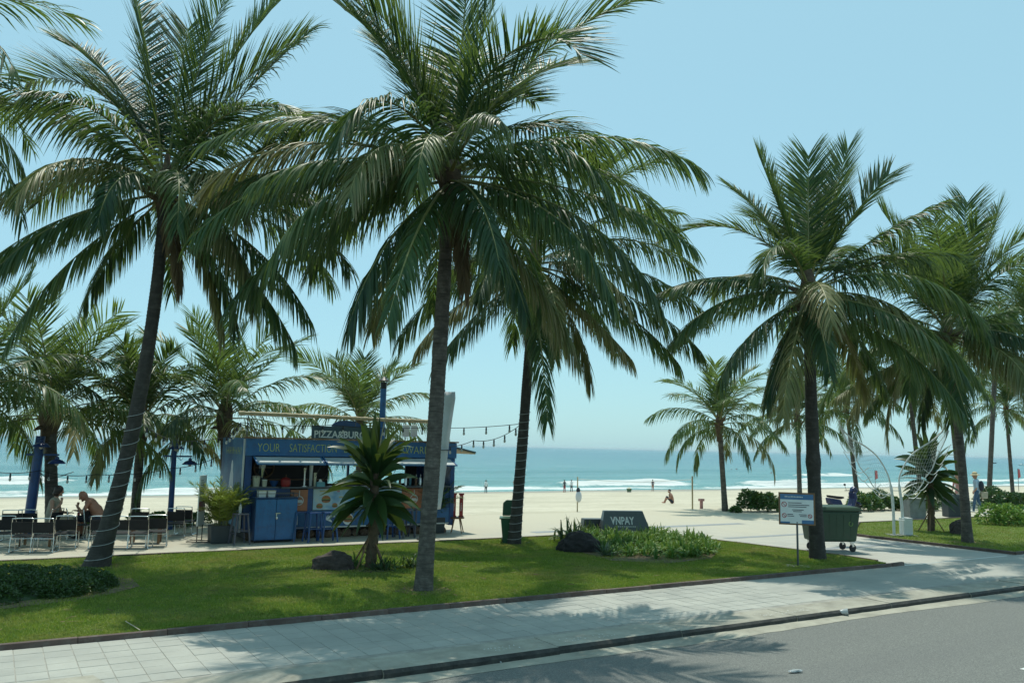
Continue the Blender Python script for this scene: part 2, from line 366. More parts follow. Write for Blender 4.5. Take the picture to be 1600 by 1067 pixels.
    c = mixc(n, ramp(n, d.outputs[0], [(0.42, (0.0, 0.0, 0.0)), (0.68, (0.85, 0.85, 0.85))]).outputs[0], c, (0.40, 0.36, 0.265))  # darker mottle painted in for the shading of footprints
    wet = math_(n, 'ADD', math_(n, 'MULTIPLY_ADD', sep.outputs[1], 0.22, -21.5), math_(n, 'MULTIPLY', b.outputs[0], 1.2), clamp=True)
    c = mixc(n, wet, c, (0.27, 0.235, 0.17)); n.links.new(c, p.inputs['Base Color'])
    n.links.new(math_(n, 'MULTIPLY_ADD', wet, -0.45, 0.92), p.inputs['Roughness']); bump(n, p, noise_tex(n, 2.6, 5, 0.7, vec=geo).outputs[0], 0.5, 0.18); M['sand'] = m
    # lawn ground
    m, n, p = nodes_mat('lawn_ground'); geo = N_geo(n)
    b = noise_tex(n, 0.7, 6, 0.65, vec=geo); d = noise_tex(n, 25, 5, 0.7, vec=geo)
    c = ramp(n, d.outputs[0], [(0.3, (0.08, 0.12, 0.02)), (0.7, (0.17, 0.21, 0.04))]).outputs[0]
    c = mixc(n, ramp(n, b.outputs[0], [(0.58, (0, 0, 0)), (0.72, (0.7, 0.7, 0.7))]).outputs[0], c, (0.24, 0.18, 0.09))
    n.links.new(c, p.inputs['Base Color']); p.inputs['Roughness'].default_value = 0.95; bump(n, p, d.outputs[0], 0.9, 0.05); M['lawn'] = m
    # grass blades
    m, n, p = nodes_mat('grass_blade'); geo = N_geo(n); a = N(n, 'ShaderNodeAttribute', attribute_name='rnd')
    b = noise_tex(n, 0.7, 6, 0.65, vec=geo); d = noise_tex(n, 3.5, 4, 0.6, vec=geo)
    c = ramp(n, a.outputs['Fac'], [(0.0, (0.16, 0.25, 0.025)), (0.6, (0.25, 0.34, 0.04)), (1.0, (0.38, 0.42, 0.09))]).outputs[0]
    c = mixc(n, ramp(n, b.outputs[0], [(0.46, (0, 0, 0)), (0.66, (0.85, 0.85, 0.85))]).outputs[0], c, (0.37, 0.34, 0.10))
    c = mixc(n, ramp(n, d.outputs[0], [(0.4, (0.5, 0.5, 0.5)), (0.6, (0, 0, 0))]).outputs[0], c, (0.15, 0.26, 0.028))
    n.links.new(c, p.inputs['Base Color']); p.inputs['Roughness'].default_value = 0.6
    tr = N(n, 'ShaderNodeBsdfTranslucent'); n.links.new(c, tr.inputs[0]); mx = N(n, 'ShaderNodeMixShader'); mx.inputs[0].default_value = 0.42
    n.links.new(p.outputs[0], mx.inputs[1]); n.links.new(tr.outputs[0], mx.inputs[2]); n.links.new(mx.outputs[0], n.nodes['Material Output'].inputs[0]); M['grass'] = m
    # sea: shallows over sand to deep, foam near the breakers
    m, n, p = nodes_mat('sea_water'); geo = N_geo(n); sep = N(n, 'ShaderNodeSeparateXYZ'); n.links.new(geo, sep.inputs[0])
    mp = N(n, 'ShaderNodeMapping'); mp.inputs['Scale'].default_value = (0.012, 0.05, 1); n.links.new(geo, mp.inputs[0])
    b = noise_tex(n, 1.0, 5, 0.6, vec=mp.outputs[0])
    dist = math_(n, 'ADD', math_(n, 'MULTIPLY', math_(n, 'LOGARITHM', math_(n, 'MAXIMUM', math_(n, 'SUBTRACT', sep.outputs[1], 92.0), 1.0), 10.0), 0.27), math_(n, 'MULTIPLY_ADD', b.outputs[0], 0.24, -0.12))
    c = ramp(n, dist, [(0.18, (0.26, 0.36, 0.29)), (0.36, (0.13, 0.31, 0.285)), (0.52, (0.075, 0.235, 0.245)), (0.72, (0.042, 0.165, 0.205)), (1.0, (0.035, 0.135, 0.18))]).outputs[0]
    f1 = noise_tex(n, 0.5, 7, 0.72, vec=geo); mp2 = N(n, 'ShaderNodeMapping'); mp2.inputs['Scale'].default_value = (0.05, 0.11, 1); n.links.new(geo, mp2.inputs[0])
    f2 = noise_tex(n, 1.0, 4, 0.6, vec=mp2.outputs[0])
    fa = N(n, 'ShaderNodeAttribute', attribute_name='foam')
    fk = math_(n, 'ADD', fa.outputs['Fac'], math_(n, 'ADD', math_(n, 'MULTIPLY_ADD', f1.outputs[0], 1.1, -0.55), math_(n, 'MULTIPLY_ADD', f2.outputs[0], 1.2, -0.6)))
    foam = ramp(n, fk, [(0.38, (0, 0, 0)), (0.66, (1, 1, 1))]).outputs[0]
    c = mixc(n, foam, c, (0.70, 0.73, 0.71)); n.links.new(c, p.inputs['Base Color'])
    fr = N(n, 'ShaderNodeSeparateColor'); n.links.new(foam, fr.inputs[0])
    n.links.new(math_(n, 'MULTIPLY_ADD', fr.outputs[0], 0.6, 0.22), p.inputs['Roughness']); p.inputs['Specular IOR Level'].default_value = 0.3
    mp3 = N(n, 'ShaderNodeMapping'); mp3.inputs['Scale'].default_value = (0.07, 0.30, 1); n.links.new(geo, mp3.inputs[0])
    wv = noise_tex(n, 1.0, 7, 0.68, vec=mp3.outputs[0]); bump(n, p, wv.outputs[0], 1.0, 1.6); M['sea'] = m
    # menu print
    m, n, p = nodes_mat('menu_print'); t = noise_tex(n, 2.2, 3)
    c = ramp(n, t.outputs[0], [(0.35, (0.10, 0.28, 0.48)), (0.5, (0.35, 0.50, 0.58)), (0.65, (0.50, 0.55, 0.50))]).outputs[0]
    n.links.new(c, p.inputs['Base Color']); p.inputs['Roughness'].default_value = 0.4; M['menu'] = m
    m, n, p = nodes_mat('painted_mural'); t = noise_tex(n, 1.7, 4)
    c = ramp(n, t.outputs[0], [(0.35, (0.02, 0.085, 0.20)), (0.55, (0.04, 0.15, 0.29)), (0.7, (0.08, 0.21, 0.33))]).outputs[0]
    n.links.new(c, p.inputs['Base Color']); p.inputs['Roughness'].default_value = 0.5; M['mural'] = m
def N_geo(n):
    x = n.nodes.get('GEO')
    if x is None: x = N(n, 'ShaderNodeNewGeometry'); x.name = 'GEO'
    return x.outputs['Position']
g()
# ------------------------------------------------------------------ setting
def sand_z(y): return -4.45 * (max(0.0, min(1.0, (y - 26.0) / 86.0)) ** 0.85) if y < 112 else -4.45 - (y - 112) * 0.06
def at_sand(px, py):
    z = -1.0
    for _ in range(40):
        p = at(px, py, z); z = 0.5 * z + 0.5 * sand_z(p.y)
    return at(px, py, z)
def sheet(name, poly, z, m, kind='structure', thick=0.0):
    b = MB()
    if thick: b.prism(poly, z - thick, z, 'z')
    else: b.add([(x, y, z) for x, y in poly], [tuple(range(len(poly)))])
    return setp(b.build(name, m), kind=kind)
sheet('road', [(-80, -25), (160, -25), (160, 8.62), (-80, 8.62)], -0.085, M['asphalt'])
# dusty gutter strip with a ragged edge
b = MB(); xs = np.arange(-12, 60, 0.25); pts = []
for i, x in enumerate(xs): pts.append((x, 8.50 - 0.05 * math.sin(x * 0.9) + 0.05 * (mnoise.noise(Vector((x * 1.3, 3, 0))) + 0.6 * mnoise.noise(Vector((x * 6, 5, 0))))))
vs = [(x, y, -0.081) for x, y in pts] + [(x, 8.9, -0.081) for x, y in pts]; n_ = len(pts)
b.add(vs, [(i, i + 1, n_ + i + 1, n_ + i) for i in range(n_ - 1)]); setp(b.build('gutter', M['gutter']), kind='structure')
b = MB()
for i in range(3):
    q = [(11.0 + i * 0.30, 5.2), (11.22 + i * 0.30, 5.2), (11.22 + i * 0.30, 5.66), (11.0 + i * 0.30, 5.66)]
    b.add([(x, y, -0.081) for x, y in q], [(0, 1, 2, 3)])
setp(b.build('road_marking', M['white']), kind='structure')
# kerb: long cast stones, dark worn face, uneven settlement
kerb = setp(bpy.data.objects.new('kerb', None), kind='structure'); C.objects.link(kerb)
x = -3.0; k = 0; rr = random.Random(5)
while x < 62:
    L = 2.4 if k % 4 else 2.1
    dy = rr.uniform(-0.012, 0.012); dz = rr.uniform(-0.008, 0.006); 
    if 11.2 < x < 12.6: dy += 0.03
    mb = MB()
    nseg = 12; top = []
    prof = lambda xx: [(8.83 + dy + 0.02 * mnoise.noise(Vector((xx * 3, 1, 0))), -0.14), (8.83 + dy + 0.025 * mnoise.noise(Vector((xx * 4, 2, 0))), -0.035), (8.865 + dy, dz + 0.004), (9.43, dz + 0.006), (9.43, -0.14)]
    xs_ = [x + 0.006 + (L - 0.012) * i / nseg for i in range(nseg + 1)]
    vs = []; 
    for xx in xs_: vs += [(xx, yy, zz) for yy, zz in prof(xx)]
    for i in range(nseg):
        for j in range(4):
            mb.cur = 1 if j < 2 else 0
            a = i * 5 + j
            mb.add([vs[a], vs[a + 1], vs[a + 6], vs[a + 5]], [(0, 1, 2, 3)])
    mb.cur = 0; mb.add(vs[:5], [(0, 1, 2, 3, 4)]); mb.add(vs[-5:], [(0, 1, 2, 3, 4)])
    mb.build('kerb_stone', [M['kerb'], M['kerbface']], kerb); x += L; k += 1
# painted smears left of old stencilled numbers on the kerb top
b = MB(); rr = random.Random(21)
for (x0, n2) in ((5.35, 9), (6.5, 7), (7.05, 6), (10.2, 12), (10.9, 8), (13.3, 6)):
    for row in range(2):
        for i in range(n2):
            xx = x0 + i * 0.055 + rr.uniform(-.01, .01); yy = 9.0 + row * 0.11 + rr.uniform(-.02, .02); w2 = rr.uniform(.006, .014); h2 = rr.uniform(.02, .045)
            if rr.random() < 0.25: continue
            b.add([(xx, yy, .018), (xx + w2, yy, .018), (xx + w2 + .01, yy + h2, .018), (xx + .01, yy + h2, .018)], [(0, 1, 2, 3)])
setp(b.build('kerb_paint_marks', M['whitewire']), kind='structure')
# pavement: bed plus tiles
pave = sheet('pavement', [(-20, 9.43), (70, 9.43), (70, 11.66), (-20, 11.66)], -0.0025, M['grout'])
TS = 0.30; rr = random.Random(3); tm = MB(); h = TS / 2 - 0.0015
tm.hexa([(-h, -h, -.03), (h, -h, -.03), (h, h, -.03), (-h, h, -.03), (-h + .004, -h + .004, 0), (h - .004, -h + .004, 0), (h - .004, h - .004, 0), (-h + .004, h - .004, 0)])
tme = tm.mesh('pavement_tile', M['tile']); rest = MB(); cnt = 0
for ci in range(-2, 190):
    for ri in range(8):
        X = ci * TS - 0.03; Y = 11.655 - TS * (ri + 0.5)
        if Y - h < 9.43: continue
        z = 0.002 + rr.uniform(-.0015, .0015)
        if cnt < 300 and not (Y < 10.0 and X < 1.0):
            o = mesh_obj('pavement_tile', tme, pave, (X, Y, z + 0.0), (rr.uniform(-.006, .006), rr.uniform(-.006, .006), 0)); cnt += 1
        elif X > 0.5:
            rest.add([(X - h, Y - h, 0), (X + h, Y - h, 0), (X + h, Y + h, 0), (X - h, Y + h, 0)], [(0, 1, 2, 3)])
o = rest.build('pavement_tiles', M['tile'], pave); o['kind'] = 'stuff'
patch = sheet('concrete_patch', [(-3, 9.44), (1.25, 9.44), (1.12, 10.06), (-3, 10.06)], 0.008, M['kerb'])
# promenade and cross path
sheet('promenade', [(-60, 11.7), (140, 11.7), (140, 26.6), (-60, 26.6)], -0.006, M['promenade'])
M['band'] = mat('grey_band_sheet', (0.25, 0.275, 0.29), 0.8, 0.25, 3, bmp=0.1, dirt=(0.36, 0.34, 0.28))  # darker blue-grey strips laid over the promenade
for (x0, x1, y0, y1) in ((13.8, 22.6, 20.6, 21.0), (18.3, 30, 17.3, 17.6), (18.3, 22.6, 14.4, 14.7)):
    sheet('grey_band', [(x0, y0), (x1, y0), (x1, y1), (x0, y1)], -0.002, M['band'])
# beach
ys = np.concatenate([np.linspace(26.4, 60, 60), np.linspace(61, 122, 60)]); xs = np.linspace(-60, 320, 190)
gx, gy = np.meshgrid(xs, ys); zz = np.array([[sand_z(y) + 0.10 * mnoise.noise(Vector((x * .13, y * .18, 0))) * min(1, (y - 26) / 6) * (1 if y < 100 else max(0, (112 - y) / 12)) - 0.012 for x in xs] for y in ys])
V = np.stack([gx, gy, zz], -1).reshape(-1, 3); nx = len(xs); ny = len(ys)
ii = (np.arange(ny - 1)[:, None] * nx + np.arange(nx - 1)[None]).ravel(); Q = np.stack([ii, ii + 1, ii + nx + 1, ii + nx], 1)
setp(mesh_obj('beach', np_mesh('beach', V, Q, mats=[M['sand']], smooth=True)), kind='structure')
# sea: a fine mesh with swell and breakers near the shore, coarser to the horizon
xs = np.concatenate([np.linspace(-4000, -120, 12), np.linspace(-100, 420, 520), np.linspace(440, 60000, 30)])
ys = np.concatenate([np.linspace(106, 230, 260), 230 * np.geomspace(1.01, 170, 90)])
gx, gy = np.meshgrid(xs, ys)
def pn(x, y, s):   # cheap smooth pseudo noise
    return (np.sin(x * 0.061 * s + 1.3 * np.sin(y * 0.043 * s + s)) + np.sin(x * 0.113 * s - y * 0.071 * s + 2.1 * s) + np.sin(x * 0.027 * s + y * .05 * s + 4.2)) / 3
sw = pn(gx, gy, 1.0); near = np.clip((gy - 106) / 12, 0, 1)
zz = -4.40 + near * (0.24 * np.sin(gy * 0.36 + 1.8 * sw) + 0.16 * np.sin(gy * 0.21 + gx * 0.03 + sw * 2) + 0.08 * pn(gx * 3, gy * 4, 1.0)) * np.clip(1.6 - gy / 700, 0.0, 1)
foam = np.zeros_like(gx)
# swash
edge = 112.5 + 1.4 * pn(gx, gx * 0, 2.0) + 0.8 * pn(gx, gx * 0, 5.0)
foam = np.maximum(foam, 0.98 * np.exp(-((gy - edge - 3.0) / 4.2) ** 2))
def breaker(x0, x1, yc, h, wid, amt):
    global foam, zz
    yy = yc + 1.5 * pn(gx, gx * 0 + yc, 1.7); env = np.clip((gx - x0) / 8, 0, 1) * np.clip((x1 - gx) / 8, 0, 1) * (0.75 + 0.25 * pn(gx, gx * 0 + yc * 3, 5.0))
    zz += h * env * np.exp(-((gy - yy) / (wid * 0.55)) ** 2)
    foam = np.maximum(foam, amt * env * np.exp(-((gy - yy + wid * 0.35) / wid) ** 2))
breaker(86, 124, 127, 1.1, 3.6, 1.35); breaker(128, 215, 121, 0.9, 3.2, 1.2); breaker(150, 176, 133, 0.9, 2.6, 1.1); breaker(222, 262, 126, 0.7, 3, 1.1)
breaker(205, 246, 172, 1.0, 4.0, 1.2); breaker(-40, 14, 146, 0.9, 3.5, 1.25); breaker(12, 44, 119, 0.5, 2.6, 1.0); breaker(48, 92, 120, 0.4, 2.4, 0.8)
breaker(73, 80, 135, 0.5, 2.2, 1.0); breaker(-30, 12, 120, .4, 2.0, .7)
V = np.stack([gx, gy, zz], -1).reshape(-1, 3); nx = len(xs); ny = len(ys)
ii = (np.arange(ny - 1)[:, None] * nx + np.arange(nx - 1)[None]).ravel(); Q = np.stack([ii, ii + 1, ii + nx + 1, ii + nx], 1)
setp(mesh_obj('sea', np_mesh('sea', V, Q, mats=[M['sea']], smooth=True, attrs={'foam': foam.ravel()})), kind='structure')

# lawns with brown edging
LAWN1 = [(-14, 11.76), (17.45, 11.76), (17.68, 12.2), (17.75, 13.2), (17.1, 19.25), (16.9, 19.32), (-14, 19.32)]
LAWN2 = [(22.9, 11.78), (70, 11.78), (70, 19.1), (26.9, 19.1), (23.0, 16.6), (22.86, 15.9)]
def lawn(name, poly):
    bm = bmesh.new(); f = bm.faces.new([bm.verts.new((x, y, 0.045)) for x, y in poly])
    me = bpy.data.meshes.new(name); bmesh.ops.triangulate(bm, faces=[f]); bm.to_mesh(me); bm.free(); me.materials.append(M['lawn'])
    return setp(mesh_obj(name, me), kind='structure')
lawn('lawn', LAWN1); lawn('lawn', LAWN2)
def inside(poly, x, y):
    c = np.zeros(x.shape, bool); n = len(poly)
    for i in range(n):
        x0, y0 = poly[i]; x1, y1 = poly[(i + 1) % n]
        c ^= ((y0 > y) != (y1 > y)) & (x < (x1 - x0) * (y - y0) / (y1 - y0 + 1e-12) + x0)
    return c
def blades(name, poly, bx, n, hmin, hmax):
    x = RNG.uniform(bx[0], bx[1], n); y = bx[2] + (bx[3] - bx[2]) * RNG.random(n) ** 1.25
    m = inside(poly, x, y); x = x[m]; y = y[m]; n = len(x)
    nz = np.sin(x * 2.3 + 1.7 * np.sin(y * 1.9)) * np.sin(y * 2.9 + x * .7)
    h = RNG.uniform(hmin, hmax, n) * (1 + 0.3 * nz); a = RNG.uniform(0, 6.283, n); la = RNG.uniform(0, 6.283, n); ln = RNG.uniform(.2, 1.0, n) * h
    wd = RNG.uniform(.006, .011, n)
    P = np.stack([x, y, np.full(n, 0.042)], 1); Wv = np.stack([np.cos(a) * wd, np.sin(a) * wd, 0 * a], 1)
    T = P + np.stack([np.cos(la) * ln, np.sin(la) * ln, h], 1)
    V = np.stack([P - Wv, P + Wv, T], 1).reshape(-1, 3); F = np.arange(3 * n).reshape(-1, 3)
    me = np_mesh(name, V, tris=F, mats=[M['grass']], attrs={'rnd': np.repeat(RNG.random(n), 3)})
    return setp(mesh_obj(name, me), 'short mown green grass growing over the lawn strip', 'grass', kind='stuff')
blades('grass', LAWN1, (-0.5, 18, 11.78, 19.3), 380000, .018, .042)
o = blades('grass', LAWN2, (22.8, 45, 11.8, 19.05), 90000, .03, .05); o['label'] = 'mown green grass of the lawn beyond the cross path'
def edging(pts, w=0.10, h=0.07, seg=1.0):
    root = setp(bpy.data.objects.new('lawn_edging', None), kind='structure'); C.objects.link(root); rr = random.Random(int(pts[0][0] * 10))
    for (a, b_) in zip(pts[:-1], pts[1:]):
        a = Vector((*a, 0)); b_ = Vector((*b_, 0)); L = (b_ - a).length; n = max(1, round(L / seg)); d = (b_ - a) / n; ang = math.atan2(d.y, d.x)
        for i in range(n):
            mb = MB(); l = d.length / 2 - .0015; zz_ = h + rr.uniform(-.003, .003)
            mb.hexa([(-l, -w / 2, -.05), (l, -w / 2, -.05), (l, w / 2, -.05), (-l, w / 2, -.05), (-l, -w / 2 + .01, zz_), (l, -w / 2 + .01, zz_), (l, w / 2 - .01, zz_), (-l, w / 2 - .01, zz_)])
            c = a + d * (i + .5); mb.build('edging_stone', M['edging'], root, loc=(c.x, c.y + rr.uniform(-.006, .006), 0), rot=(0, 0, ang + rr.uniform(-.004, .004)), bevel=0.008)
edging([(-3, 11.70), (17.5, 11.70)]); edging([(17.5, 11.70), (18.0, 11.74)], seg=.5)
edging([(-3, 19.38), (16.95, 19.38), (17.78, 13.2), (17.74, 12.2)])
edging([(70, 11.72), (22.84, 11.72), (22.80, 15.9), (22.95, 16.65), (26.85, 19.17), (70, 19.17)])
# ------------------------------------------------------------------ foliage builders
def nrm(a): return a / np.maximum(np.linalg.norm(a, axis=-1, keepdims=True), 1e-9)
def ribbons(P, D, Wd, L, W, grav, seg, fold=0.0, prof=None, jit=0.3):
    """n strap leaves: start P, direction D, width direction Wd; bends under its weight. Returns V, Q, tip, rnd"""
    n = len(P); P = np.array(P, float); D = nrm(np.array(D, float)); L = np.broadcast_to(L, (n,)); W = np.broadcast_to(W, (n,)); grav = np.broadcast_to(grav, (n,))
    prof = prof or [0.55, 1.0, 0.84, 0.5, 0.04]
    us = np.linspace(0, 1, seg + 1); pw = np.interp(us, np.linspace(0, 1, len(prof)), prof)
    cols = 3 if fold else 2; out = np.zeros((n, seg + 1, cols, 3)); pos = P.copy()
    rot = RNG.normal(0, jit, n)[:, None]; rnd = RNG.random(n)
    down = np.array([0, 0, -1.0])
    for k, u in enumerate(us):
        d = nrm(D + down * (grav * u ** 1.25)[:, None])
        if k: pos = pos + d * (L / seg)[:, None]
        wv = nrm(Wd - d * np.sum(Wd * d, 1, keepdims=True)); nn = np.cross(d, wv)
        wv2 = wv * np.cos(rot) + nn * np.sin(rot); n2 = np.cross(d, wv2)
        hw = (W * pw[k] / 2)[:, None]
        out[:, k, 0] = pos - wv2 * hw
        if cols == 3: out[:, k, 1] = pos - n2 * hw * fold * 2
        out[:, k, -1] = pos + wv2 * hw
    V = out.reshape(-1, 3); base = np.arange(n)[:, None, None] * (seg + 1) * cols + np.arange(seg)[None, :, None] * cols + np.arange(cols - 1)[None, None]
    base = base.reshape(-1); Q = np.stack([base, base + 1, base + cols + 1, base + cols], 1)
    tip = np.tile(np.repeat(us, cols), n); rn = np.repeat(rnd, (seg + 1) * cols)
    return V, Q, tip, rn
def frond_mesh(name, az, el0, L, droop, grav=1.2, pairs=70, seg=4, lw=0.042, ll=0.85, old=0, base_r=0.035, bend=0.0, roll=0.0, fold=0.18, lean=(28, 60), lift=0.25):
    n = 22; s = np.linspace(0, 1, n); e = np.clip(el0 - droop * s ** 1.35, -89, 89) * math.pi / 180; azs = az + bend * s ** 1.5
    T = np.stack([np.cos(e) * np.cos(azs), np.cos(e) * np.sin(azs), np.sin(e)], 1)
    P = np.zeros((n, 3)); P[1:] = np.cumsum((T[1:] + T[:-1]) / 2 * L / (n - 1), 0)
    S = np.stack([-np.sin(azs), np.cos(azs), 0 * azs], 1); Nn = np.cross(T, S); ro = (roll * s)[:, None]
    S2 = S * np.cos(ro) + Nn * np.sin(ro); N2 = np.cross(T, S2)
    ts = np.clip(np.linspace(0.13, 0.995, pairs) + RNG.normal(0, 0.003, pairs), 0.1, 0.998)
    def ip(A): return np.stack([np.interp(ts, s, A[:, i]) for i in range(3)], 1)
    p = ip(P); t_ = nrm(ip(T)); s_ = nrm(ip(S2)); n_ = nrm(ip(N2))
    be = np.radians(np.interp(ts, [0.1, 1], lean)); pr = np.interp(ts, [.1, .2, .4, .7, .88, 1], [.6, .9, 1, .95, .78, .55])
    VV = []; QQ = []; TI = []; RN = []; off = 0
    for sg in (-1, 1):
        D = s_ * (sg * np.cos(be))[:, None] + t_ * np.sin(be)[:, None] + n_ * lift + RNG.normal(0, .06, (pairs, 3))
        keep = RNG.random(pairs) > 0.06
        for _ in range(RNG.integers(0, 4)): g0 = RNG.integers(0, pairs - 4); keep[g0:g0 + RNG.integers(2, 5)] = False
        Lr = ll * pr * RNG.uniform(.86, 1.08, pairs)
        V, Q, ti, rn = ribbons(p[keep], D[keep], t_[keep], Lr[keep], lw * RNG.uniform(.8, 1.15, keep.sum()), grav * RNG.uniform(.6, 1.5, keep.sum()), seg, fold, jit=0.35)
        VV.append(V); QQ.append(Q + off); off += len(V); TI.append(ti); RN.append(rn)
    # rachis
    k = 5; rr_ = np.interp(s, [0, .12, .5, 1], [base_r, base_r * .62, base_r * .4, .004]); a = np.arange(k) * 2 * math.pi / k
    ring = P[:, None] + S2[:, None] * (np.cos(a)[None, :, None] * rr_[:, None, None] * 1.25) + N2[:, None] * (np.sin(a)[None, :, None] * rr_[:, None, None] * .8)
    V = ring.reshape(-1, 3); i0 = np.arange(n - 1)[:, None] * k; j = np.arange(k)[None]; j2 = (j + 1) % k
    Q = np.stack([(i0 + j), (i0 + j2), (i0 + k + j2), (i0 + k + j)], -1).reshape(-1, 4) + off
    nl = sum(len(q) for q in QQ); VV.append(V); QQ.append(Q); TI.append(np.zeros(len(V))); RN.append(np.zeros(len(V)))
    me = np_mesh(name, np.concatenate(VV), np.concatenate(QQ), mats=[(M['palm'], M['palm_old'], M['palm_dead'])[old], M['rachis'] if old < 2 else M['fibre']], mi=np.concatenate([np.zeros(nl), np.ones(len(Q))]), attrs={'tip': np.concatenate(TI), 'rnd': np.concatenate(RN)})
    return me
def palm(name, label, base, crown, r0, r1, fronds, near=True, mid=None, group='coconut palms along the beach promenade', flare=1.35, bulge=None, Lk=None, ll=None, dark=False):
    Lk = Lk or (1.04 if near else 1.06); ll = ll or (1.04 if near else .95)
    base = Vector(base); crown = Vector(crown); root = thing(name, label, 'palm tree', base, 0, group)
    c = crown - base; mid = Vector(mid) if mid else Vector((0, 0, 0))
    ctrl = c * 0.5 + mid
    Hh = c.length; step = 0.075 if near else 0.14; nr = int(Hh / step); pts = []; rad = []
    for i in range(nr * 2 + 1):
        t = i / (nr * 2); p = ctrl * (2 * t * (1 - t)) + c * (t * t)
        pts.append(p); r = r1 + (r0 - r1) * (1 - t) ** 0.8; r *= 1 + (flare - 1) * math.exp(-t * Hh / 0.45)
        if bulge: r *= 1 + 0.16 * math.exp(-((t * Hh - bulge) / 0.16) ** 2)
        r *= (1.0 + (0.04 if i % 2 else -0.02) * (0.5 + mnoise.noise(Vector((i * .37, base.y, 3))) ** 2 * 2)) * (1 + 0.06 * mnoise.noise(Vector((t * 9, base.x, 0)))); rad.append(r)
    pts[0] = pts[0] - Vector((0, 0, .06))
    mb = MB(); mb.tube(pts, rad, 18 if near else 12); mb.build('trunk', M['trunk_backlit'] if dark else M['trunk'], root, smooth=True)
    # fibrous head where the fronds leave the trunk
    mb = MB(); rr = random.Random(int(base.x * 100))
    mb.lathe([(r1 * .95, -0.75), (r1 * 1.35, -0.45), (r1 * 1.75, -0.15), (r1 * 1.6, 0.15), (r1 * .9, 0.45), (0.02, 0.8)], c, 14)
    mb.v = [tuple(Vector(v) + Vector((mnoise.noise(Vector(v) * 7), mnoise.noise(Vector(v) * 7 + Vector((9, 0, 0))), 0)) * r1 * .5) for v in mb.v]
    mb.build('fibre_sheath', M['fibre'], root, smooth=True)
    for i in range(7 if near else 3):   # cut frond stubs and spathes under the crown
        a = rr.uniform(0, 6.28); l = rr.uniform(.25, .6); e = rr.uniform(-.2, 1.0); z0 = rr.uniform(-.5, 0)
        d = Vector((math.cos(a) * math.cos(e), math.sin(a) * math.cos(e), math.sin(e))); s = c + Vector((math.cos(a) * r1, math.sin(a) * r1, z0))
        mb = MB(); mb.tube([s, s + d * l * .5, s + d * l + Vector((0, 0, -.05))], [.05, .06, .012], 6); mb.build('spathe', M['fibre'], root, smooth=True)
    if near:
        fr_ = random.Random(int(base.x * 37)); fronds = list(fronds) + [(fr_.uniform(0, 360), fr_.uniform(5, 75), fr_.uniform(3.0, 3.9), fr_.uniform(30, 65)) for _ in range(3)] + [(fr_.uniform(0, 360), fr_.uniform(-50, -30), fr_.uniform(2.6, 3.6), fr_.uniform(15, 35), int(fr_.random() < .4)) for _ in range(3)] + [(fr_.uniform(180, 360), fr_.uniform(-66, -55), 1.9, 15, 2), (fr_.uniform(0, 360), fr_.uniform(-25, 0), 3.4, 50, 1), (fr_.uniform(180, 360), fr_.uniform(0, 20), 3.2, 70, 1)]
    for (a, el, L, dr, *rest) in fronds:
        age = max(0.0, min(1.0, (75 - el) / 110)); o_ = rest[0] if rest else 0
        az = CRA + R(a) + RNG.normal(0, .03)
        yg = max(0.0, min(1.0, (el - 38) / 25)); grav = (0.3 + 2.9 * age + RNG.uniform(-.1, .5)) * (1 - .72 * yg); dr = dr * (1.18 if el > -15 else 1.0) + RNG.normal(0, 6)
        me = frond_mesh('frond', az, el, L * Lk, dr, grav, pairs=112 if near else 62, seg=4 if near else 3, lw=(.036 if near else .044), ll=ll * (L * Lk / 4.2) ** .5 * RNG.uniform(.85, 1.12) * (1 + .3 * yg), old=o_, base_r=.042 if near else .035, bend=RNG.normal(0, .18), roll=RNG.normal(0, .35), fold=.18 if near else 0.0, lift=0.22 - .17 * age)
        d = Vector((math.cos(az), math.sin(az), 0)); fo = mesh_obj('frond', me, root, c + d * (r1 * .7) + Vector((0, 0, -.25 + .5 * (1 - age))))
    return root
def spiral_fronds(n, L0, seed, top=84, bot=-35, start=None):
    rr = random.Random(seed); a0 = rr.uniform(0, 360) if start is None else start; out = []
    for i in range(n):
        age = (i + .5) / n; el = top - (top - bot) * age ** 1.05 + rr.uniform(-7, 7)
        out.append((a0 + i * 137.5 + rr.uniform(-9, 9), el, L0 * rr.uniform(.85, 1.06) * (0.72 + .28 * min(1, age * 3)), 18 + 48 * min(1, age * 1.5) - 22 * max(0, age - .7) + rr.uniform(-8, 10), 1 if (age > .82 and rr.random() < .5) else 0))
    return out
M['stringwire'] = mat('string_wire', (0.40, 0.42, 0.41), 0.6, 0.2, 8, bmp=0)
def wrap_string(label, base, crown, mid, t0, t1, turns, r0, r1, fl_):
    base = Vector(base); c = Vector(crown) - base; ctrl = c * .5 + Vector(mid or (0, 0, 0)); pts = []
    n = int(turns * 20)
    for i in range(n + 1):
        t = t0 + (t1 - t0) * i / n; p = ctrl * (2 * t * (1 - t)) + c * t * t; r = (r1 + (r0 - r1) * (1 - t) ** .8) * (1 + fl_ * math.exp(-t * c.length / .45)) * 1.05 + .006
        a = i / 20 * 2 * math.pi + .3 * math.sin(i * .05); pts.append(base + p + Vector((math.cos(a) * r, math.sin(a) * r, .03 * math.sin(a * 1.0))))
    mb = MB(); mb.tube(pts, .0065, 5); return setp(mb.build('light_string', M['stringwire']), label, 'light string')

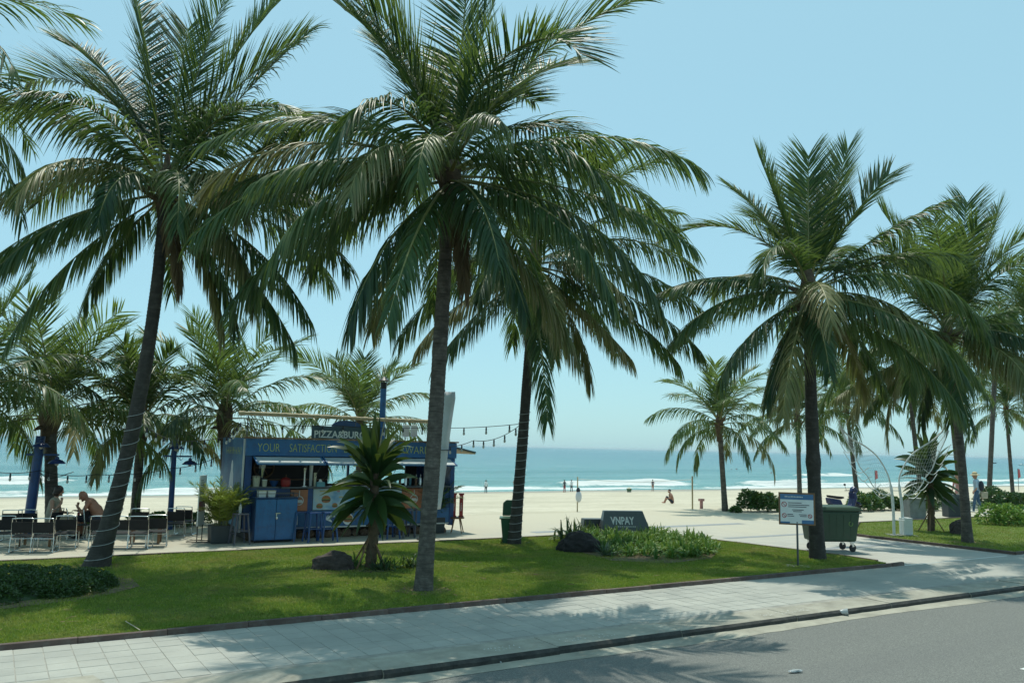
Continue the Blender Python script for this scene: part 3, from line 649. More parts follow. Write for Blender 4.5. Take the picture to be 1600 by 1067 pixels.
# ------------------------------------------------------------------ palms, measured on the ground
def crown_of(base_px, crown_px):
    b_ = at(*base_px); f_ = Vector(CM[:, 2]); dep = (b_ - Vector((0, 0, CAMH))).dot(f_)
    r = Vector(CM @ np.array([crown_px[0] - 800.0, crown_px[1] - 533.5, FPX])) * (dep / FPX); return r + Vector((0, 0, CAMH))
P1b = at(150, 888); P1c = crown_of((150, 888), (246, 268)); P1c.y += 1.0; P1c.x += .3
F1 = [(180, 64, 4.3, 62), (170, 80, 4.2, 8), (20, 82, 4.2, 6), (100, 78, 4.1, 12), (5, 70, 4.2, 10), (0, 55, 4.2, 8), (330, 50, 3.6, 72), (205, 38, 5.0, 45), (190, 42, 4.6, 60), (195, 18, 3.9, 62, 1), (185, -12, 4.2, 30),
      (200, -38, 3.9, 28), (268, 8, 2.9, 75), (352, 2, 4.3, 48), (345, -22, 4.2, 32), (335, -32, 4.3, 30), (12, 22, 3.8, 60), (60, 35, 4.0, 60), (120, 40, 4.0, 60), (90, 62, 4.0, 40), (150, 30, 4.0, 55), (40, 55, 4.0, 35),
      (140, 58, 4.2, 30), (240, 15, 3.4, 70, 1), (300, 12, 3.2, 80), (165, 66, 4.3, 30), (40, 5, 4, 50), (110, 5, 4, 55), (20, 66, 4.1, 25), (225, -20, 3.5, 40)]
mid1 = (CR * 0.5)[:]
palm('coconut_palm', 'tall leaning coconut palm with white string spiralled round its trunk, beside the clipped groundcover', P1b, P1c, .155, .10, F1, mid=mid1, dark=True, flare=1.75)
P2b = at(661, 926); P2c = crown_of((661, 926), (722, 258)); P2c.y += .45
F2 = [(172, 72, 4.4, 30), (60, 86, 4.4, 6), (15, 82, 4.5, 8), (350, 60, 4.3, 34), (315, 72, 3.6, 115), (165, 42, 3.9, 62), (178, 34, 4.3, 62), (186, 22, 4.3, 58, 1), (188, 8, 4.4, 48), (182, 12, 4.6, 40), (192, -16, 4.1, 44), (266, 22, 2.7, 85),
      (262, -30, 4.0, 30), (325, 22, 3.4, 78), (4, 28, 4.3, 48), (18, 22, 4.6, 58), (25, 48, 4.0, 82), (10, 4, 4.3, 40), (350, -8, 4.2, 42), (335, -14, 4.0, 45), (130, 62, 4.2, 25), (90, 66, 4.2, 30), (45, 60, 4.2, 38), (160, 66, 4.2, 25),
      (110, 38, 4.1, 60), (70, 30, 4.1, 60), (140, 12, 4.1, 55), (60, 0, 4.0, 50), (100, -5, 4, 45), (215, -5, 3.6, 55), (290, -18, 3.2, 40), (240, 40, 3.2, 95), (200, 70, 4.0, 40)]
palm('coconut_palm', 'large bare-trunked coconut palm on the front lawn, fronds hiding the top of the picture', P2b, P2c, .145, .105, F2, mid=(CR * 0.05)[:], flare=1.25)
P3b = at(803, 852); P3c = crown_of((803, 852), (846, 405)); P3c.y += .3
F3 = [(350, -12, 4.6, 40), (345, -22, 4.2, 30), (272, -42, 4.6, 25), (195, -22, 3.6, 40, 1), (185, -5, 4.0, 55), (210, -35, 3.5, 30), (10, 28, 4.6, 50), (5, 8, 4.6, 45), (20, 40, 4.6, 40), (30, 60, 4.2, 25), (170, 25, 4.2, 50), (150, 55, 4.2, 30),
      (90, 70, 4.2, 25), (60, 40, 4.2, 50), (120, 30, 4.2, 55), (100, 0, 4, 50), (50, -5, 4, 50), (300, 10, 3.2, 60), (240, 5, 3.2, 70), (0, 55, 4.2, 35), (285, -20, 3.4, 45, 1), (330, -38, 3.4, 25, 1)]
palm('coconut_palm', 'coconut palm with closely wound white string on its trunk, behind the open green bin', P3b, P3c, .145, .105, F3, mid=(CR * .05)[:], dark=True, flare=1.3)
P4b = at(1278, 876); P4c = crown_of((1278, 876), (1280, 452)); P4c.y += .3
F4 = [(160, 74, 3.2, 12), (60, 88, 3.1, 4), (20, 74, 3.4, 10), (340, 62, 3.0, 15), (0, 42, 3.7, 26), (8, 28, 3.8, 30), (330, 22, 4.2, 88), (312, -10, 4.0, 42), (172, 58, 3.7, 80), (230, 48, 2.9, 100), (180, 18, 3.6, 44), (186, 4, 3.5, 42),
      (205, -22, 3.4, 38), (255, 10, 3.0, 72, 1), (262, -25, 2.8, 40), (345, -5, 4.0, 42), (335, -25, 4.0, 32), (100, 62, 3.3, 30), (130, 66, 3.3, 20), (70, 68, 3.3, 20), (45, 45, 3.8, 40), (115, 30, 3.7, 50), (80, 10, 3.7, 50), (20, 5, 3.8, 45), (150, 8, 3.6, 50), (40, -12, 3.6, 40), (35, 72, 3.3, 15)]
palm('coconut_palm', 'coconut palm with backlit trunk coloured dark, in front of the large four-wheeled dumpster', P4b, P4c, .165, .115, F4, mid=(CR * -.06)[:], dark=True, flare=1.3, bulge=2.3, ll=1.0)
P5b = at(1512, 850); P5c = crown_of((1512, 850), (1490, 520)); P5c.y += .2
F5 = spiral_fronds(26, 4.0, 41, bot=-25) + [(178, -25, 3.6, 20, 1), (355, -22, 3.6, 24, 1), (20, 75, 3.9, 5), (5, 62, 3.8, 4), (150, 72, 3.8, 8)]
palm('coconut_palm', 'upright coconut palm on the far lawn right beside the dark lawn boulder', P5b, P5c, .13, .09, F5, mid=(CR * .12)[:], flare=1.3)
wrap_string('white string wound loosely round the leaning palm trunk', P1b, P1c, mid1, .005, .40, 11, .155, .10, .75)
wrap_string('white string wound in tight turns round the straight palm by the green bin', P3b, P3c, (CR * .05)[:], .01, .47, 17, .145, .105, .3)
# the back row by the sand
def bpalm(label, px, base_y, crown_px, L, seed, n=22, r0=.125, r1=.10, mid=None, bot=-14, **kw):
    c = aty(crown_px[0], crown_px[1], base_y); b0 = aty(px[0], px[1], base_y); zb = sand_z(base_y) if base_y > 26.5 else 0.0
    b0.z = zb; palm('coconut_palm', label, b0, c, r0, r1, spiral_fronds(n, L, seed, bot=bot), near=False, mid=mid, flare=1.2, **kw)
bpalm('coconut palm rising behind the lamp post next to the seated woman', (85, 790), 25.6, (78, 648), 3.4, 3, n=24, r0=.16, r1=.15, bot=-4)
bpalm('short coconut palm half hidden by the leaning trunk with white string', (212, 790), 26.0, (222, 660), 2.6, 5, n=18, r0=.125, r1=.12, bot=-4)
bpalm('coconut palm standing behind the blue kiosk end with the mural', (356, 760), 26.0, (352, 650), 3.5, 8, n=24, r0=.15, r1=.14)
bpalm('yellowish coconut palm showing above the kiosk roof near the blue chimney', (562, 760), 28.0, (562, 662), 2.9, 13, n=22, bot=-5)
bpalm('lone coconut palm on the sand edge near the volleyball posts', (1133, 799), 25.3, (1124, 662), 2.95, 17, n=24, r0=.12, r1=.10)
bpalm('slim coconut palm growing behind the notice board', (1250, 785), 29.0, (1246, 655), 3.2, 19, n=24)
bpalm('coconut palm standing between the scooter and the white wing sculpture', (1341, 780), 29.4, (1322, 632), 3.4, 23, n=24)
bpalm('coconut palm rising behind the broad-leaved tree on the far lawn', (1440, 780), 27.0, (1420, 600), 3.5, 29, n=26)
bpalm('curved coconut palm next to the walking person, left of the far lawn palm', (1502, 780), 27.5, (1480, 590), 3.7, 31, n=26, r0=.14)
bpalm('pale-trunked coconut palm standing just past the walking person', (1545, 782), 29.0, (1556, 545), 4.2, 37, n=28, r0=.15, r1=.13)
bpalm('coconut palm with a dark crooked trunk at the right border', (1583, 775), 30.0, (1572, 640), 3.6, 43, n=24)
bpalm('coconut palm whose crown fills the right border above the bushes', (1640, 790), 22.0, (1608, 500), 3.9, 47, n=30)
bpalm('coconut palm cut by the left border, fronds reaching over the cafe chairs', (-60, 790), 23.5, (-52, 610), 3.3, 53, n=22)
bpalm('tall coconut palm outside the left border with only frond tips showing', (-290, 830), 19.0, (-230, 90), 4.3, 59, n=24)
# ------------------------------------------------------------------ kiosk
KX0, KX1, KY0, KY1 = 5.5, 11.5, 21.5, 23.9
def text(name, s, x, y, z, size_h, width, m, parent, ext=0.004, tilt=0.0, rotz=0.0, bold=0.0):
    cu = bpy.data.curves.new(name, 'FONT'); cu.body = s; cu.size = 1.0; cu.extrude = 0.5; cu.offset = bold; cu.align_x = 'LEFT'; cu.materials.append(m); cu.resolution_u = 3
    o = bpy.data.objects.new(name, cu); C.objects.link(o); bpy.context.view_layer.update()
    d = o.dimensions.copy(); me = bpy.data.meshes.new_from_object(o.evaluated_get(bpy.context.evaluated_depsgraph_get())); bpy.data.objects.remove(o); me.name = name
    o = mesh_obj(name, me); o.scale = (width / d.x, size_h / d.y, ext * 2 / max(d.z, 1e-6)); o.location = (x, y, z); o.rotation_euler = (R(90), tilt, rotz)
    if parent: o.parent = parent
    return o
K = thing('food_kiosk', 'blue container kiosk selling pizza and burgers, with grey serving flaps and tall chimney pipe', 'kiosk', (KX0, KY0, 0))
def kb(name, m, *boxes, bevel=0, parent=None):
    b = MB()
    for q in boxes: b.box(*q)
    return b.build(name, m, parent or K, bevel=bevel)
W = KX1 - KX0; D = KY1 - KY0
kb('corner_post', M['navy'], (0.0, .16, 0, .12, .22, 2.12), bevel=.01); kb('corner_post', M['navy'], (W - .14, W, 0, .12, .22, 2.12), bevel=.01)
kb('corner_post', M['navy'], (0, .12, D - .12, D, .22, 2.12)); kb('corner_post', M['navy'], (W - .12, W, D - .12, D, .22, 2.12))
fas = kb('fascia', M['blue'], (-.02, W + .02, -.05, .10, 2.12, 2.56), bevel=.012)
kb('fascia_cap', M['wood'], (-.05, W + .06, -.09, .12, 2.563, 2.60))
kb('roof', M['darkblue'], (0.003, W - .003, .101, D, 2.50, 2.558))
# handwritten slogan
x0 = 5.73 - KX0
for s, a, b_ in (('YOUR', 5.76, 6.33), ('SATISFACTION', 6.58, 7.86), ('DRIVES', 8.06, 8.86), ('US', 9.0, 9.2), ('FORWARD', 9.38, 10.62)):
    text('lettering', s, a - KX0, -.052, 2.235, .205, b_ - a, M['chalk'], K, .003, bold=-.012)
# floor, back wall with a serving window onto the sea, end walls
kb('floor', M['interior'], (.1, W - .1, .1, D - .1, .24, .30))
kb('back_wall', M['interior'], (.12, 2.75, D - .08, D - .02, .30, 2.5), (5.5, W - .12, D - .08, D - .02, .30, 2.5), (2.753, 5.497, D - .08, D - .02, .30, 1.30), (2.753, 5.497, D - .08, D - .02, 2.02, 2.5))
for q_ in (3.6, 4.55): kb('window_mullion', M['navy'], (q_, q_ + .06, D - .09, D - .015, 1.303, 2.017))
lw_ = kb('end_wall', M['mural'], (-.045, -.004, .10, D - .02, .20, 2.57)); 
kb('end_wall', M['navy'], (W + .004, W + .045, .10, D - .02, .20, 2.57))
kb('corner_trim', M['whitewire'], (-.055, -.02, .04, .097, .22, 2.55))
# pale robed figure painted on the end wall, with a line of yellow script above it
b = MB(); fig = [(.85, .55), (1.45, .55), (1.42, 1.2), (1.33, 1.62), (1.26, 1.72), (1.27, 1.86), (1.2, 1.98), (1.13, 1.98), (1.06, 1.86), (1.07, 1.72), (1.0, 1.62), (.92, 1.2)]
b.prism([(y, z) for y, z in fig], -.0495, -.0465, 'x'); b.build('painted_figure', M['cloth_white'], lw_)
b = MB(); rr = random.Random(4)
for i in range(11):
    y = .35 + i * .15; b.bar((-.048, y, 2.15), (-.048, y + rr.uniform(-.05, .05), 2.33), .004, .022, (0, 1, 0))
    if i % 2: b.bar((-.048, y - .04, 2.24), (-.048, y + .08, 2.24 + rr.uniform(-.04, .04)), .004, .02)
b.build('painted_scroll', M['chalk'], lw_)
# lower front
kb('front_panel', M['blue'], (.163, W - .143, .01, .07, .30, .715), bevel=.006)
kb('skirting_rail', M['whitewire'], (.17, W - .15, -.004, .075, .262, .297))
kb('front_panel', M['navy'], (1.66, 1.79, .0, .06, .72, 1.30)); kb('front_panel', M['navy'], (.163, 1.19, .02, .06, .72, 1.30)); kb('front_panel', M['navy'], (5.12, W - .143, .02, .06, .72, 1.30))
op = kb('orange_poster', M['orange'], (1.20, 1.655, -.008, .05, .72, 1.26)); op2 = kb('orange_poster', M['orange'], (4.35, 5.1, -.008, .05, .72, 1.27))
def ring(parent, name, m, cx, cz, r, y, t=.02):
    b = MB(); n = 16; vs = []
    for i in range(n):
        a = 2 * math.pi * i / n; vs += [(cx + r * math.cos(a), y, cz + r * math.sin(a)), (cx + (r - t) * math.cos(a), y, cz + (r - t) * math.sin(a))]
    b.add(vs, [(2 * i, 2 * ((i + 1) % n), 2 * ((i + 1) % n) + 1, 2 * i + 1) for i in range(n)]); return b.build(name, m, parent)
for P_, cx in ((op, 1.43), (op2, 4.72)):
    ring(P_, 'emblem', M['whitewire'], cx, .98, .12, -.012); b = MB(); b.prism([(cx - .11, .92), (cx + .11, .92), (cx + .07, 1.0), (cx - .07, 1.0)], -.014, -.0105); b.bar((cx, -.012, 1.1), (cx, -.012, 1.24), .018, .004); b.build('emblem', M['whitewire'], P_)
menu = kb('menu_board', M['menu'], (1.80, 4.33, -.02, .05, .73, 1.28))
rr = random.Random(9)
M['bun'] = mat('burger_print', (0.36, 0.15, 0.045), .5, .3, 12, bmp=0); M['patty'] = mat('dark_print', (0.08, .035, .02), .5, .2, 12, bmp=0); M['lettuce'] = mat('green_print', (.14, .25, .05), .5, .2, 12, bmp=0)
M['yprint'] = mat('yellow_print', (.5, .36, .06), .5, .1, 12, bmp=0); M['rprint'] = mat('red_print', (.42, .05, .05), .5, .1, 12, bmp=0)
def burger(parent, cx, cz, r, y):
    def half(z0, k, m, yy):
        b = MB(); pts = [(cx + r * math.cos(math.pi * i / 10), z0 + k * r * math.sin(math.pi * i / 10)) for i in range(11)]; b.prism(pts, yy, yy - .002); return b.build('burger_picture', m, parent)
    half(cz + .12 * r, .75, M['bun'], y); b = MB(); b.box(cx - r * 1.05, cx + r * 1.05, y - .002, y, cz - .06 * r, cz + .11 * r); b.build('burger_picture', M['lettuce'], parent)
    b = MB(); b.box(cx - r, cx + r, y - .002, y, cz - .3 * r, cz - .065 * r); b.build('burger_picture', M['patty'], parent); half(cz - .31 * r, -.4, M['bun'], y)
for cx, cz, r in ((2.15, 1.0, .12), (1.98, .83, .085), (2.4, .84, .075), (3.1, .98, .09), (3.55, .85, .085), (4.0, 1.02, .10)): burger(menu, cx, cz, r, -.0215)
for cx, cz, m, wd in ((2.1, 1.22, 'yprint', .26), (2.62, 1.06, 'yprint', .22), (2.95, 1.12, 'yprint', .2), (2.5, 1.21, 'rprint', .09), (2.95, 1.22, 'rprint', .24), (3.5, 1.17, 'yprint', .25), (2.72, .83, 'rprint', .1), (3.9, 1.2, 'rprint', .18)):
    b = MB()
    for i in range(int(wd / .035)): b.box(cx - wd / 2 + i * .035, cx - wd / 2 + i * .035 + .024, -.0235, -.0205, cz - .02, cz + rr.uniform(.01, .025))
    b.build('menu_print_line', M[m], menu)
for i in range(9):
    b = MB(); xx = 2.55 + (i % 3) * .5; zz_ = 1.0 - (i // 3) * .07; b.box(xx, xx + rr.uniform(.15, .3), -.0225, -.0205, zz_, zz_ + .014); b.build('menu_print_line', M['whitewire'], menu)
# drink banner and burger on the lower panel
b = MB(); b.prism([(2.14, .56), (2.62, .665), (2.66, .60), (2.28, .50), (2.42, .37), (2.18, .47)], .0, .006); db = b.build('drink_banner', M['white'], K)
text('lettering', 'DRINK', 2.19, -.004, .535, .075, .38, M['darkblue'], K, .002, tilt=-R(13), bold=.01)
b = MB(); b.lathe([(.15, 0), (.15, .004)], (0, 0, 0), 20); pl = b.build('burger_plate', M['white'], K, loc=(2.80, .007, .47), rot=(R(90), 0, 0)); burger(K, 2.80, .48, .125, .001)
b = MB(); b.box(1.2, 1.42, -.002, .006, .36, .60); b.build('small_sign', M['white'], K); text('lettering', 'ST', 1.255, -.005, .46, .10, .14, M['darkblue'], K, .002, bold=.012)
# counter and flaps
kb('counter', M['dsteel'], (.9, W - .15, -.16, .35, 1.302, 1.34), bevel=.006)
kb('counter', M['dsteel'], (.17, .897, .02, .35, 1.302, 1.34))
for i, (a, b_) in enumerate(((.17, 1.95), (1.99, 3.85), (3.89, W - .17))):
    b = MB(); y1 = -.46; z1 = 1.925; z0 = 2.10
    b.hexa([(a, -.06, z0 - .012), (b_, -.06, z0 - .012), (b_, y1, z1 - .012), (a, y1, z1 - .012), (a, -.06, z0), (b_, -.06, z0), (b_, y1, z1), (a, y1, z1)])
    fl = b.build('serving_flap', M['awning'], K)
    b = MB(); b.bar((a, y1, z1), (b_, y1, z1), .03, .035); b.bar((a + .015, -.06, z0 + .004), (a + .015, y1, z1 + .004), .035, .03); b.bar((b_ - .015, -.06, z0 + .004), (b_ - .015, y1, z1 + .004), .035, .03); b.build('flap_frame', M['blue'], fl)
    for xx in (a + .12, b_ - .12):
        b = MB(); b.tube([(xx, y1 + .03, z1 - .015), (xx, .1, 1.5)], .008, 6); b.build('gas_strut', M['dsteel'], fl)
# stones under the container
rr = random.Random(8)
def rock_mesh(name, seed, sub=2, amp=.35, m=None, sq=(1, 1, 1)):
    bm = bmesh.new(); bmesh.ops.create_icosphere(bm, subdivisions=sub, radius=1.0)
    for v in bm.verts:
        n1 = mnoise.noise(v.co * 1.1 + Vector((seed, 0, 0))) + .5 * mnoise.noise(v.co * 2.7 + Vector((0, seed, 0))) + .22 * mnoise.noise(v.co * 6 + Vector((0, 0, seed)))
        v.co *= 1 + amp * n1; v.co.x *= sq[0]; v.co.y *= sq[1]; v.co.z *= sq[2]
    me = bpy.data.meshes.new(name); bm.to_mesh(me); bm.free(); me.materials.append(m); me.polygons.foreach_set('use_smooth', [sub > 3] * len(me.polygons)); return me
M['stone'] = mat('foundation_stone', (.16, .105, .07), .9, .4, 6, bmp=.5)
for i in range(22):
    o = mesh_obj('foundation_stone', rock_mesh('foundation_stone', i * 3.1, 2, .3, M['stone']), K, (.25 + i * .26, rr.uniform(.15, .3), .08), (0, 0, rr.uniform(0, 6))); s = rr.uniform(.10, .15); o.scale = (s * 1.25, s, s)
kb('underframe', M['black'], (.2, W - .2, .45, D - .1, .0, .235))
# roof furniture
sg = kb('roof_sign', M['slate'], (7.19 - KX0, 9.02 - KX0, .02, .07, 2.603, 2.93))
b = MB(); cx = 8.15 - KX0; b.prism([(cx + .42 * math.cos(math.pi * i / 12), 2.933 + .17 * math.sin(math.pi * i / 12)) for i in range(13)], .022, .068); b.build('sign_crest', M['darkblue'], sg)
text('lettering', 'PIZZA&BURGER', 7.24 - KX0, .017, 2.63, .19, 1.72, M['white'], K, .006, bold=.018)
ch = MB(); ch.lathe([(.085, 2.56), (.085, 4.05)], (9.36 - KX0, .45, 0), 18); chm = ch.build('chimney', M['blue'], K, smooth=True)
ch = MB(); ch.lathe([(.084, 4.053), (.084, 4.24)], (9.36 - KX0, .45, 0), 18); ch.build('chimney_head', M['black'], chm, smooth=True)
ch = MB(); ch.lathe([(.15, 4.27), (.155, 4.285), (.02, 4.40)], (9.36 - KX0, .45, 0), 18)
for a in range(3): ch.bar((9.36 - KX0 + .07 * math.cos(a * 2.1), .45 + .07 * math.sin(a * 2.1), 4.2), (9.36 - KX0 + .09 * math.cos(a * 2.1), .45 + .09 * math.sin(a * 2.1), 4.29), .012, .012)
ch.build('chimney_cap', M['black'], chm)
b = MB(); pts = []; rs = []
for i in range(60):
    t = i / 59; pts.append((-.25 + t * 5.75, -.02, 3.19 + .02 * math.sin(t * 5) - .03 * math.sin(t * math.pi))); rs.append(.052 + .014 * math.sin(i * 2.2) * .5 + .01 * mnoise.noise(Vector((i * .7, 0, 0))))
b.tube(pts, rs, 10); bam = b.build('rolled_blind', M['bamboo'], K, smooth=True)
b = MB(); b.bar((-.25, .0, 3.145), (5.5, .0, 3.145), .03, .03); b.build('blind_batten', M['steel'], bam)
for xx in (.0, 2.9, 5.45):
    b = MB(); b.tube([(xx, .06, 2.6), (xx, .02, 3.15)], .016, 6); b.tube([(xx + .01, .06, 2.95), (xx + .3, .06, 2.605)], .011, 6); b.build('blind_bracket', M['dsteel'], K)
for xx in (10.05, 10.3):
    b = MB(); b.box(xx - KX0 - .095, xx - KX0 + .095, .28, .36, 2.72, 3.05); fl = b.build('floodlight', M['white'], K, bevel=.012)
    b = MB(); b.tube([(xx - KX0, .37, 2.56), (xx - KX0, .37, 2.9)], .015, 6); b.build('floodlight_post', M['dsteel'], fl)
b = MB(); b.hexa([(W + .05, .1, 2.42), (W + .75, .1, 2.28), (W + .75, 1.6, 2.28), (W + .05, 1.6, 2.42), (W + .05, .1, 2.46), (W + .75, .1, 2.32), (W + .75, 1.6, 2.32), (W + .05, 1.6, 2.46)]); ca = b.build('side_canopy', M['slate'], K)
b = MB(); b.hexa([(W + .06, .12, 2.385), (W + .74, .12, 2.245), (W + .74, 1.58, 2.245), (W + .06, 1.58, 2.385), (W + .06, .12, 2.416), (W + .74, .12, 2.276), (W + .74, 1.58, 2.276), (W + .06, 1.58, 2.416)]); b.build('canopy_lining', M['bamboo'], ca)
# inside: a round dark-wood wheel on the wall, shelf
b = MB(); n = 24; b.tube([(.85 + .27 * math.cos(2 * math.pi * i / n), 1.4, 1.78 + .27 * math.sin(2 * math.pi * i / n)) for i in range(n + 1)], .03, 6, cap=False)
for i in range(6): b.bar((.85, 1.4, 1.78), (.85 + .26 * math.cos(i * 1.047), 1.4, 1.78 + .26 * math.sin(i * 1.047)), .03, .02)
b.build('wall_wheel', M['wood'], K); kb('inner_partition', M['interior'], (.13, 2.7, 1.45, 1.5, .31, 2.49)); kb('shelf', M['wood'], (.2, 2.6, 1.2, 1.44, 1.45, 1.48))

def lathe_thing(name, label, cat, loc, parts, group=None, rz=0):
    t = thing(name, label, cat, loc, rz, group)
    for pn_, m, prof, *c in parts:
        b = MB(); b.lathe(prof, c[0] if c else (0, 0, 0), 18); b.build(pn_, m, t, smooth=True)
    return t
cz = 1.341
lathe_thing('beer_tap', 'silver beer tap tower on the kiosk counter', 'tap', (7.06, 21.55, cz), [('base', M['steel'], [(.09, 0), (.09, .02), (.03, .03)]), ('column', M['steel'], [(.03, .031), (.026, .3), (.035, .42), (.04, .48)]), ('tap_head', M['black'], [(.055, .481), (.06, .55), (.01, .57)])])
lathe_thing('cup_stack', 'taller stack of white paper cups on the kiosk counter', 'cups', (7.28, 21.7, cz), [('cups', M['white'], [(.04, 0), (.042, .3), (.05, .62), (.052, .64)])])
lathe_thing('cup_stack', 'shorter stack of white paper cups beside the beer tap', 'cups', (7.33, 21.5, cz), [('cups', M['cream_plastic'], [(.032, 0), (.035, .2), (.042, .36)])])
lathe_thing('storage_jar', 'cream lidded tub at the left end of the kiosk counter', 'tub', (5.82, 21.62, cz), [('body', M['cream_plastic'], [(.085, 0), (.10, .2), (.1, .24)]), ('lid', M['beige'], [(.107, .241), (.107, .27), (.02, .285)])])
lathe_thing('storage_jar', 'smaller cream tub next to the scale on the kiosk counter', 'tub', (6.03, 21.58, cz), [('body', M['cream_plastic'], [(.055, 0), (.065, .16)]), ('lid', M['white'], [(.068, .161), (.068, .18)])])
lathe_thing('blender', 'grey drinks blender at the left of the kiosk opening', 'blender', (6.02, 21.85, cz), [('motor', M['dsteel'], [(.07, 0), (.08, .2), (.06, .22)]), ('jug', M['steel'], [(.05, .221), (.075, .46)]), ('lid', M['white'], [(.08, .461), (.085, .56), (.03, .6)])])
lathe_thing('pot', 'red enamel pot on the kiosk counter', 'pot', (6.55, 21.5, cz), [('body', M['red'], [(.10, 0), (.125, .06), (.125, .17)]), ('lid', M['red'], [(.13, .171), (.09, .22), (.02, .24)])])
lathe_thing('bottle', 'small dark sauce bottle behind the red pot', 'bottle', (6.62, 21.72, cz), [('body', M['wood'], [(.03, 0), (.03, .18), (.012, .24), (.012, .3)])])
lathe_thing('bowl', 'dark blue bowl between the tub and the red pot', 'bowl', (6.27, 21.58, cz), [('bowl', M['darkblue'], [(.05, 0), (.10, .10), (.11, .15)])])
t = thing('napkin_box', 'teal napkin box at the middle of the kiosk counter', 'box', (8.05 - .6, 21.42, cz)); b = MB(); b.taper((0, 0), .11, .07, .10, .06, 0, .12); b.build('box', M['teal'], t); b = MB(); b.taper((0, 0), .05, .03, .02, .005, .121, .19); b.build('napkin', M['white'], t)
for i in range(7):
    lathe_thing('bottle', f'{["first", "second", "third", "fourth", "fifth", "sixth", "last"][i]} glass bottle from the left in the kiosk counter row', 'bottle', (9.75 + i * .16, 21.75 + .05 * (i % 2), cz), [('body', (M['teal'], M['wood'], M['steel'])[i % 3], [(.035, 0), (.035, .18), (.013, .25)]), ('neck', M['white'], [(.013, .251), (.013, .31)])], 'bottles on the kiosk counter')

# blue steel cabinet in front of the counter
t = thing('steel_cabinet', 'dark blue two-door steel cabinet in front of the kiosk', 'cabinet', (5.68, 21.0, 0), R(-1))
cb = kb; b = MB(); b.box(0, 1.06, .03, .42, .05, 1.08); b.build('carcass', M['darkblue'], t, bevel=.006)
for i, (a, c2) in enumerate(((.012, .512), (.522, 1.048))):
    b = MB(); b.box(a, c2, -.005, .028, .07, 1.06); d = b.build('door', M['blue'], t, bevel=.006)
    for zz_ in (.1, .38, .7, 1.03):
        b = MB()
        for j in range(6): b.ell((a + .04 + j * (c2 - a - .08) / 5, -.006, zz_), (.007, .004, .007), 6, 4)
        b.build('rivets', M['dsteel'], d)
    if i: b = MB(); b.box(.50, .62, -.03, -.006, .70, .725); b.box(.51, .535, -.03, -.006, .58, .71); b.ell((.535, -.03, .60), (.025, .012, .035), 8, 6); b.build('hasp', M['steel'], d)
b = MB(); b.box(-.02, 1.08, -.03, .44, 1.083, 1.10); b.build('top', M['darkblue'], t)
b = MB()
for xx, yy in ((.0, -.01), (1.06, -.01), (1.06, .42), (.0, .42)): b.tube([(xx, yy, 1.1), (xx, yy, 1.2)], .009, 6)
b.tube([(.0, -.01, 1.2), (1.06, -.01, 1.2), (1.06, .42, 1.2), (.0, .42, 1.2)], .008, 6); b.build('top_rail', M['dsteel'], t)
for i in range(4):
    b = MB(); b.tube([((.04, 1.02)[i % 2], (.06, .38)[i // 2], 0), ((.04, 1.02)[i % 2], (.06, .38)[i // 2], .05)], .02, 6); b.build('foot', M['black'], t)
for i, (lb, xx) in enumerate((('white plastic tub on the left of the blue cabinet top', 5.86), ('white plastic tub on the middle of the blue cabinet top', 6.09))):
    t = thing('plastic_tub', lb, 'tub', (xx, 21.17, 1.102)); b = MB(); b.taper((0, 0), .085, .09, .10, .10, 0, .15); b.build('tub', M['white'], t, bevel=.01); b = MB(); b.taper((0, 0), .106, .106, .106, .106, .152, .17); b.build('lid', M['cream_plastic'], t)
t = thing('wire_basket', 'dark wire basket on the right of the blue cabinet top', 'basket', (6.48, 21.17, 1.102)); b = MB()
for i in range(9): b.tube([(-.22 + i * .055, -.13, .0), (-.22 + i * .055, -.13, .09)], .004, 4); b.tube([(-.22 + i * .055, .13, .0), (-.22 + i * .055, .13, .09)], .004, 4)
b.tube([(-.22, -.13, .09), (.22, -.13, .09), (.22, .13, .09), (-.22, .13, .09), (-.22, -.13, .09)], .007, 5); b.build('wires', M['dsteel'], t); b = MB(); b.box(-.22, .22, -.13, .13, 0, .012); b.build('base', M['dsteel'], t)

# bar stools: pressed steel, four splayed legs with a ring of rails
def stool(label, loc, rz, m, ht=.74):
    t = thing('bar_stool', label, 'stool', loc, rz, 'bar stools at the kiosk')
    b = MB(); b.taper((0, 0), .165, .165, .155, .155, ht - .035, ht); b.build('seat', m, t, bevel=.012)
    for sx in (-1, 1):
        for sy in (-1, 1): b = MB(); b.bar((sx * .13, sy * .13, ht - .03), (sx * .195, sy * .195, 0), .035, .03); b.build('leg', m, t)
    for sx in (-1, 1):
        b = MB(); b.bar((sx * .175, -.175, .27), (sx * .175, .175, .27), .02, .02); b.build('foot_rail', m, t); b = MB(); b.bar((-.165, sx * .165, .33), (.165, sx * .165, .33), .02, .02); b.build('foot_rail', m, t)
M['stoolgrey'] = mat('worn_stool_paint', (.07, .08, .11), .45, .35, 9, dirt=(.16, .09, .06))
stool('worn grey bar stool between the left potted palm and blue cabinet', (5.32, 20.95, 0), .1, M['stoolgrey'])
stool('navy bar stool right beside the blue cabinet, first of three', (6.86, 21.05, 0), -.1, M['darkblue'])
stool('blue bar stool in the middle under the orange poster', (7.10, 20.78, 0), .05, M['navy'])
stool('blue bar stool under the menu board next to the drink banner', (7.48, 20.72, 0), -.05, M['navy'])
stool('blue bar stool behind the broad-leaved tree, nearest its trunk', (9.25, 20.85, 0), .1, M['navy'])
stool('grey bar stool behind the broad-leaved tree, between two blue ones', (9.7, 20.9, 0), .2, M['stoolgrey'])
stool('grey-blue bar stool close to the bare palm trunk', (10.1, 20.9, 0), .0, M['stoolgrey'])
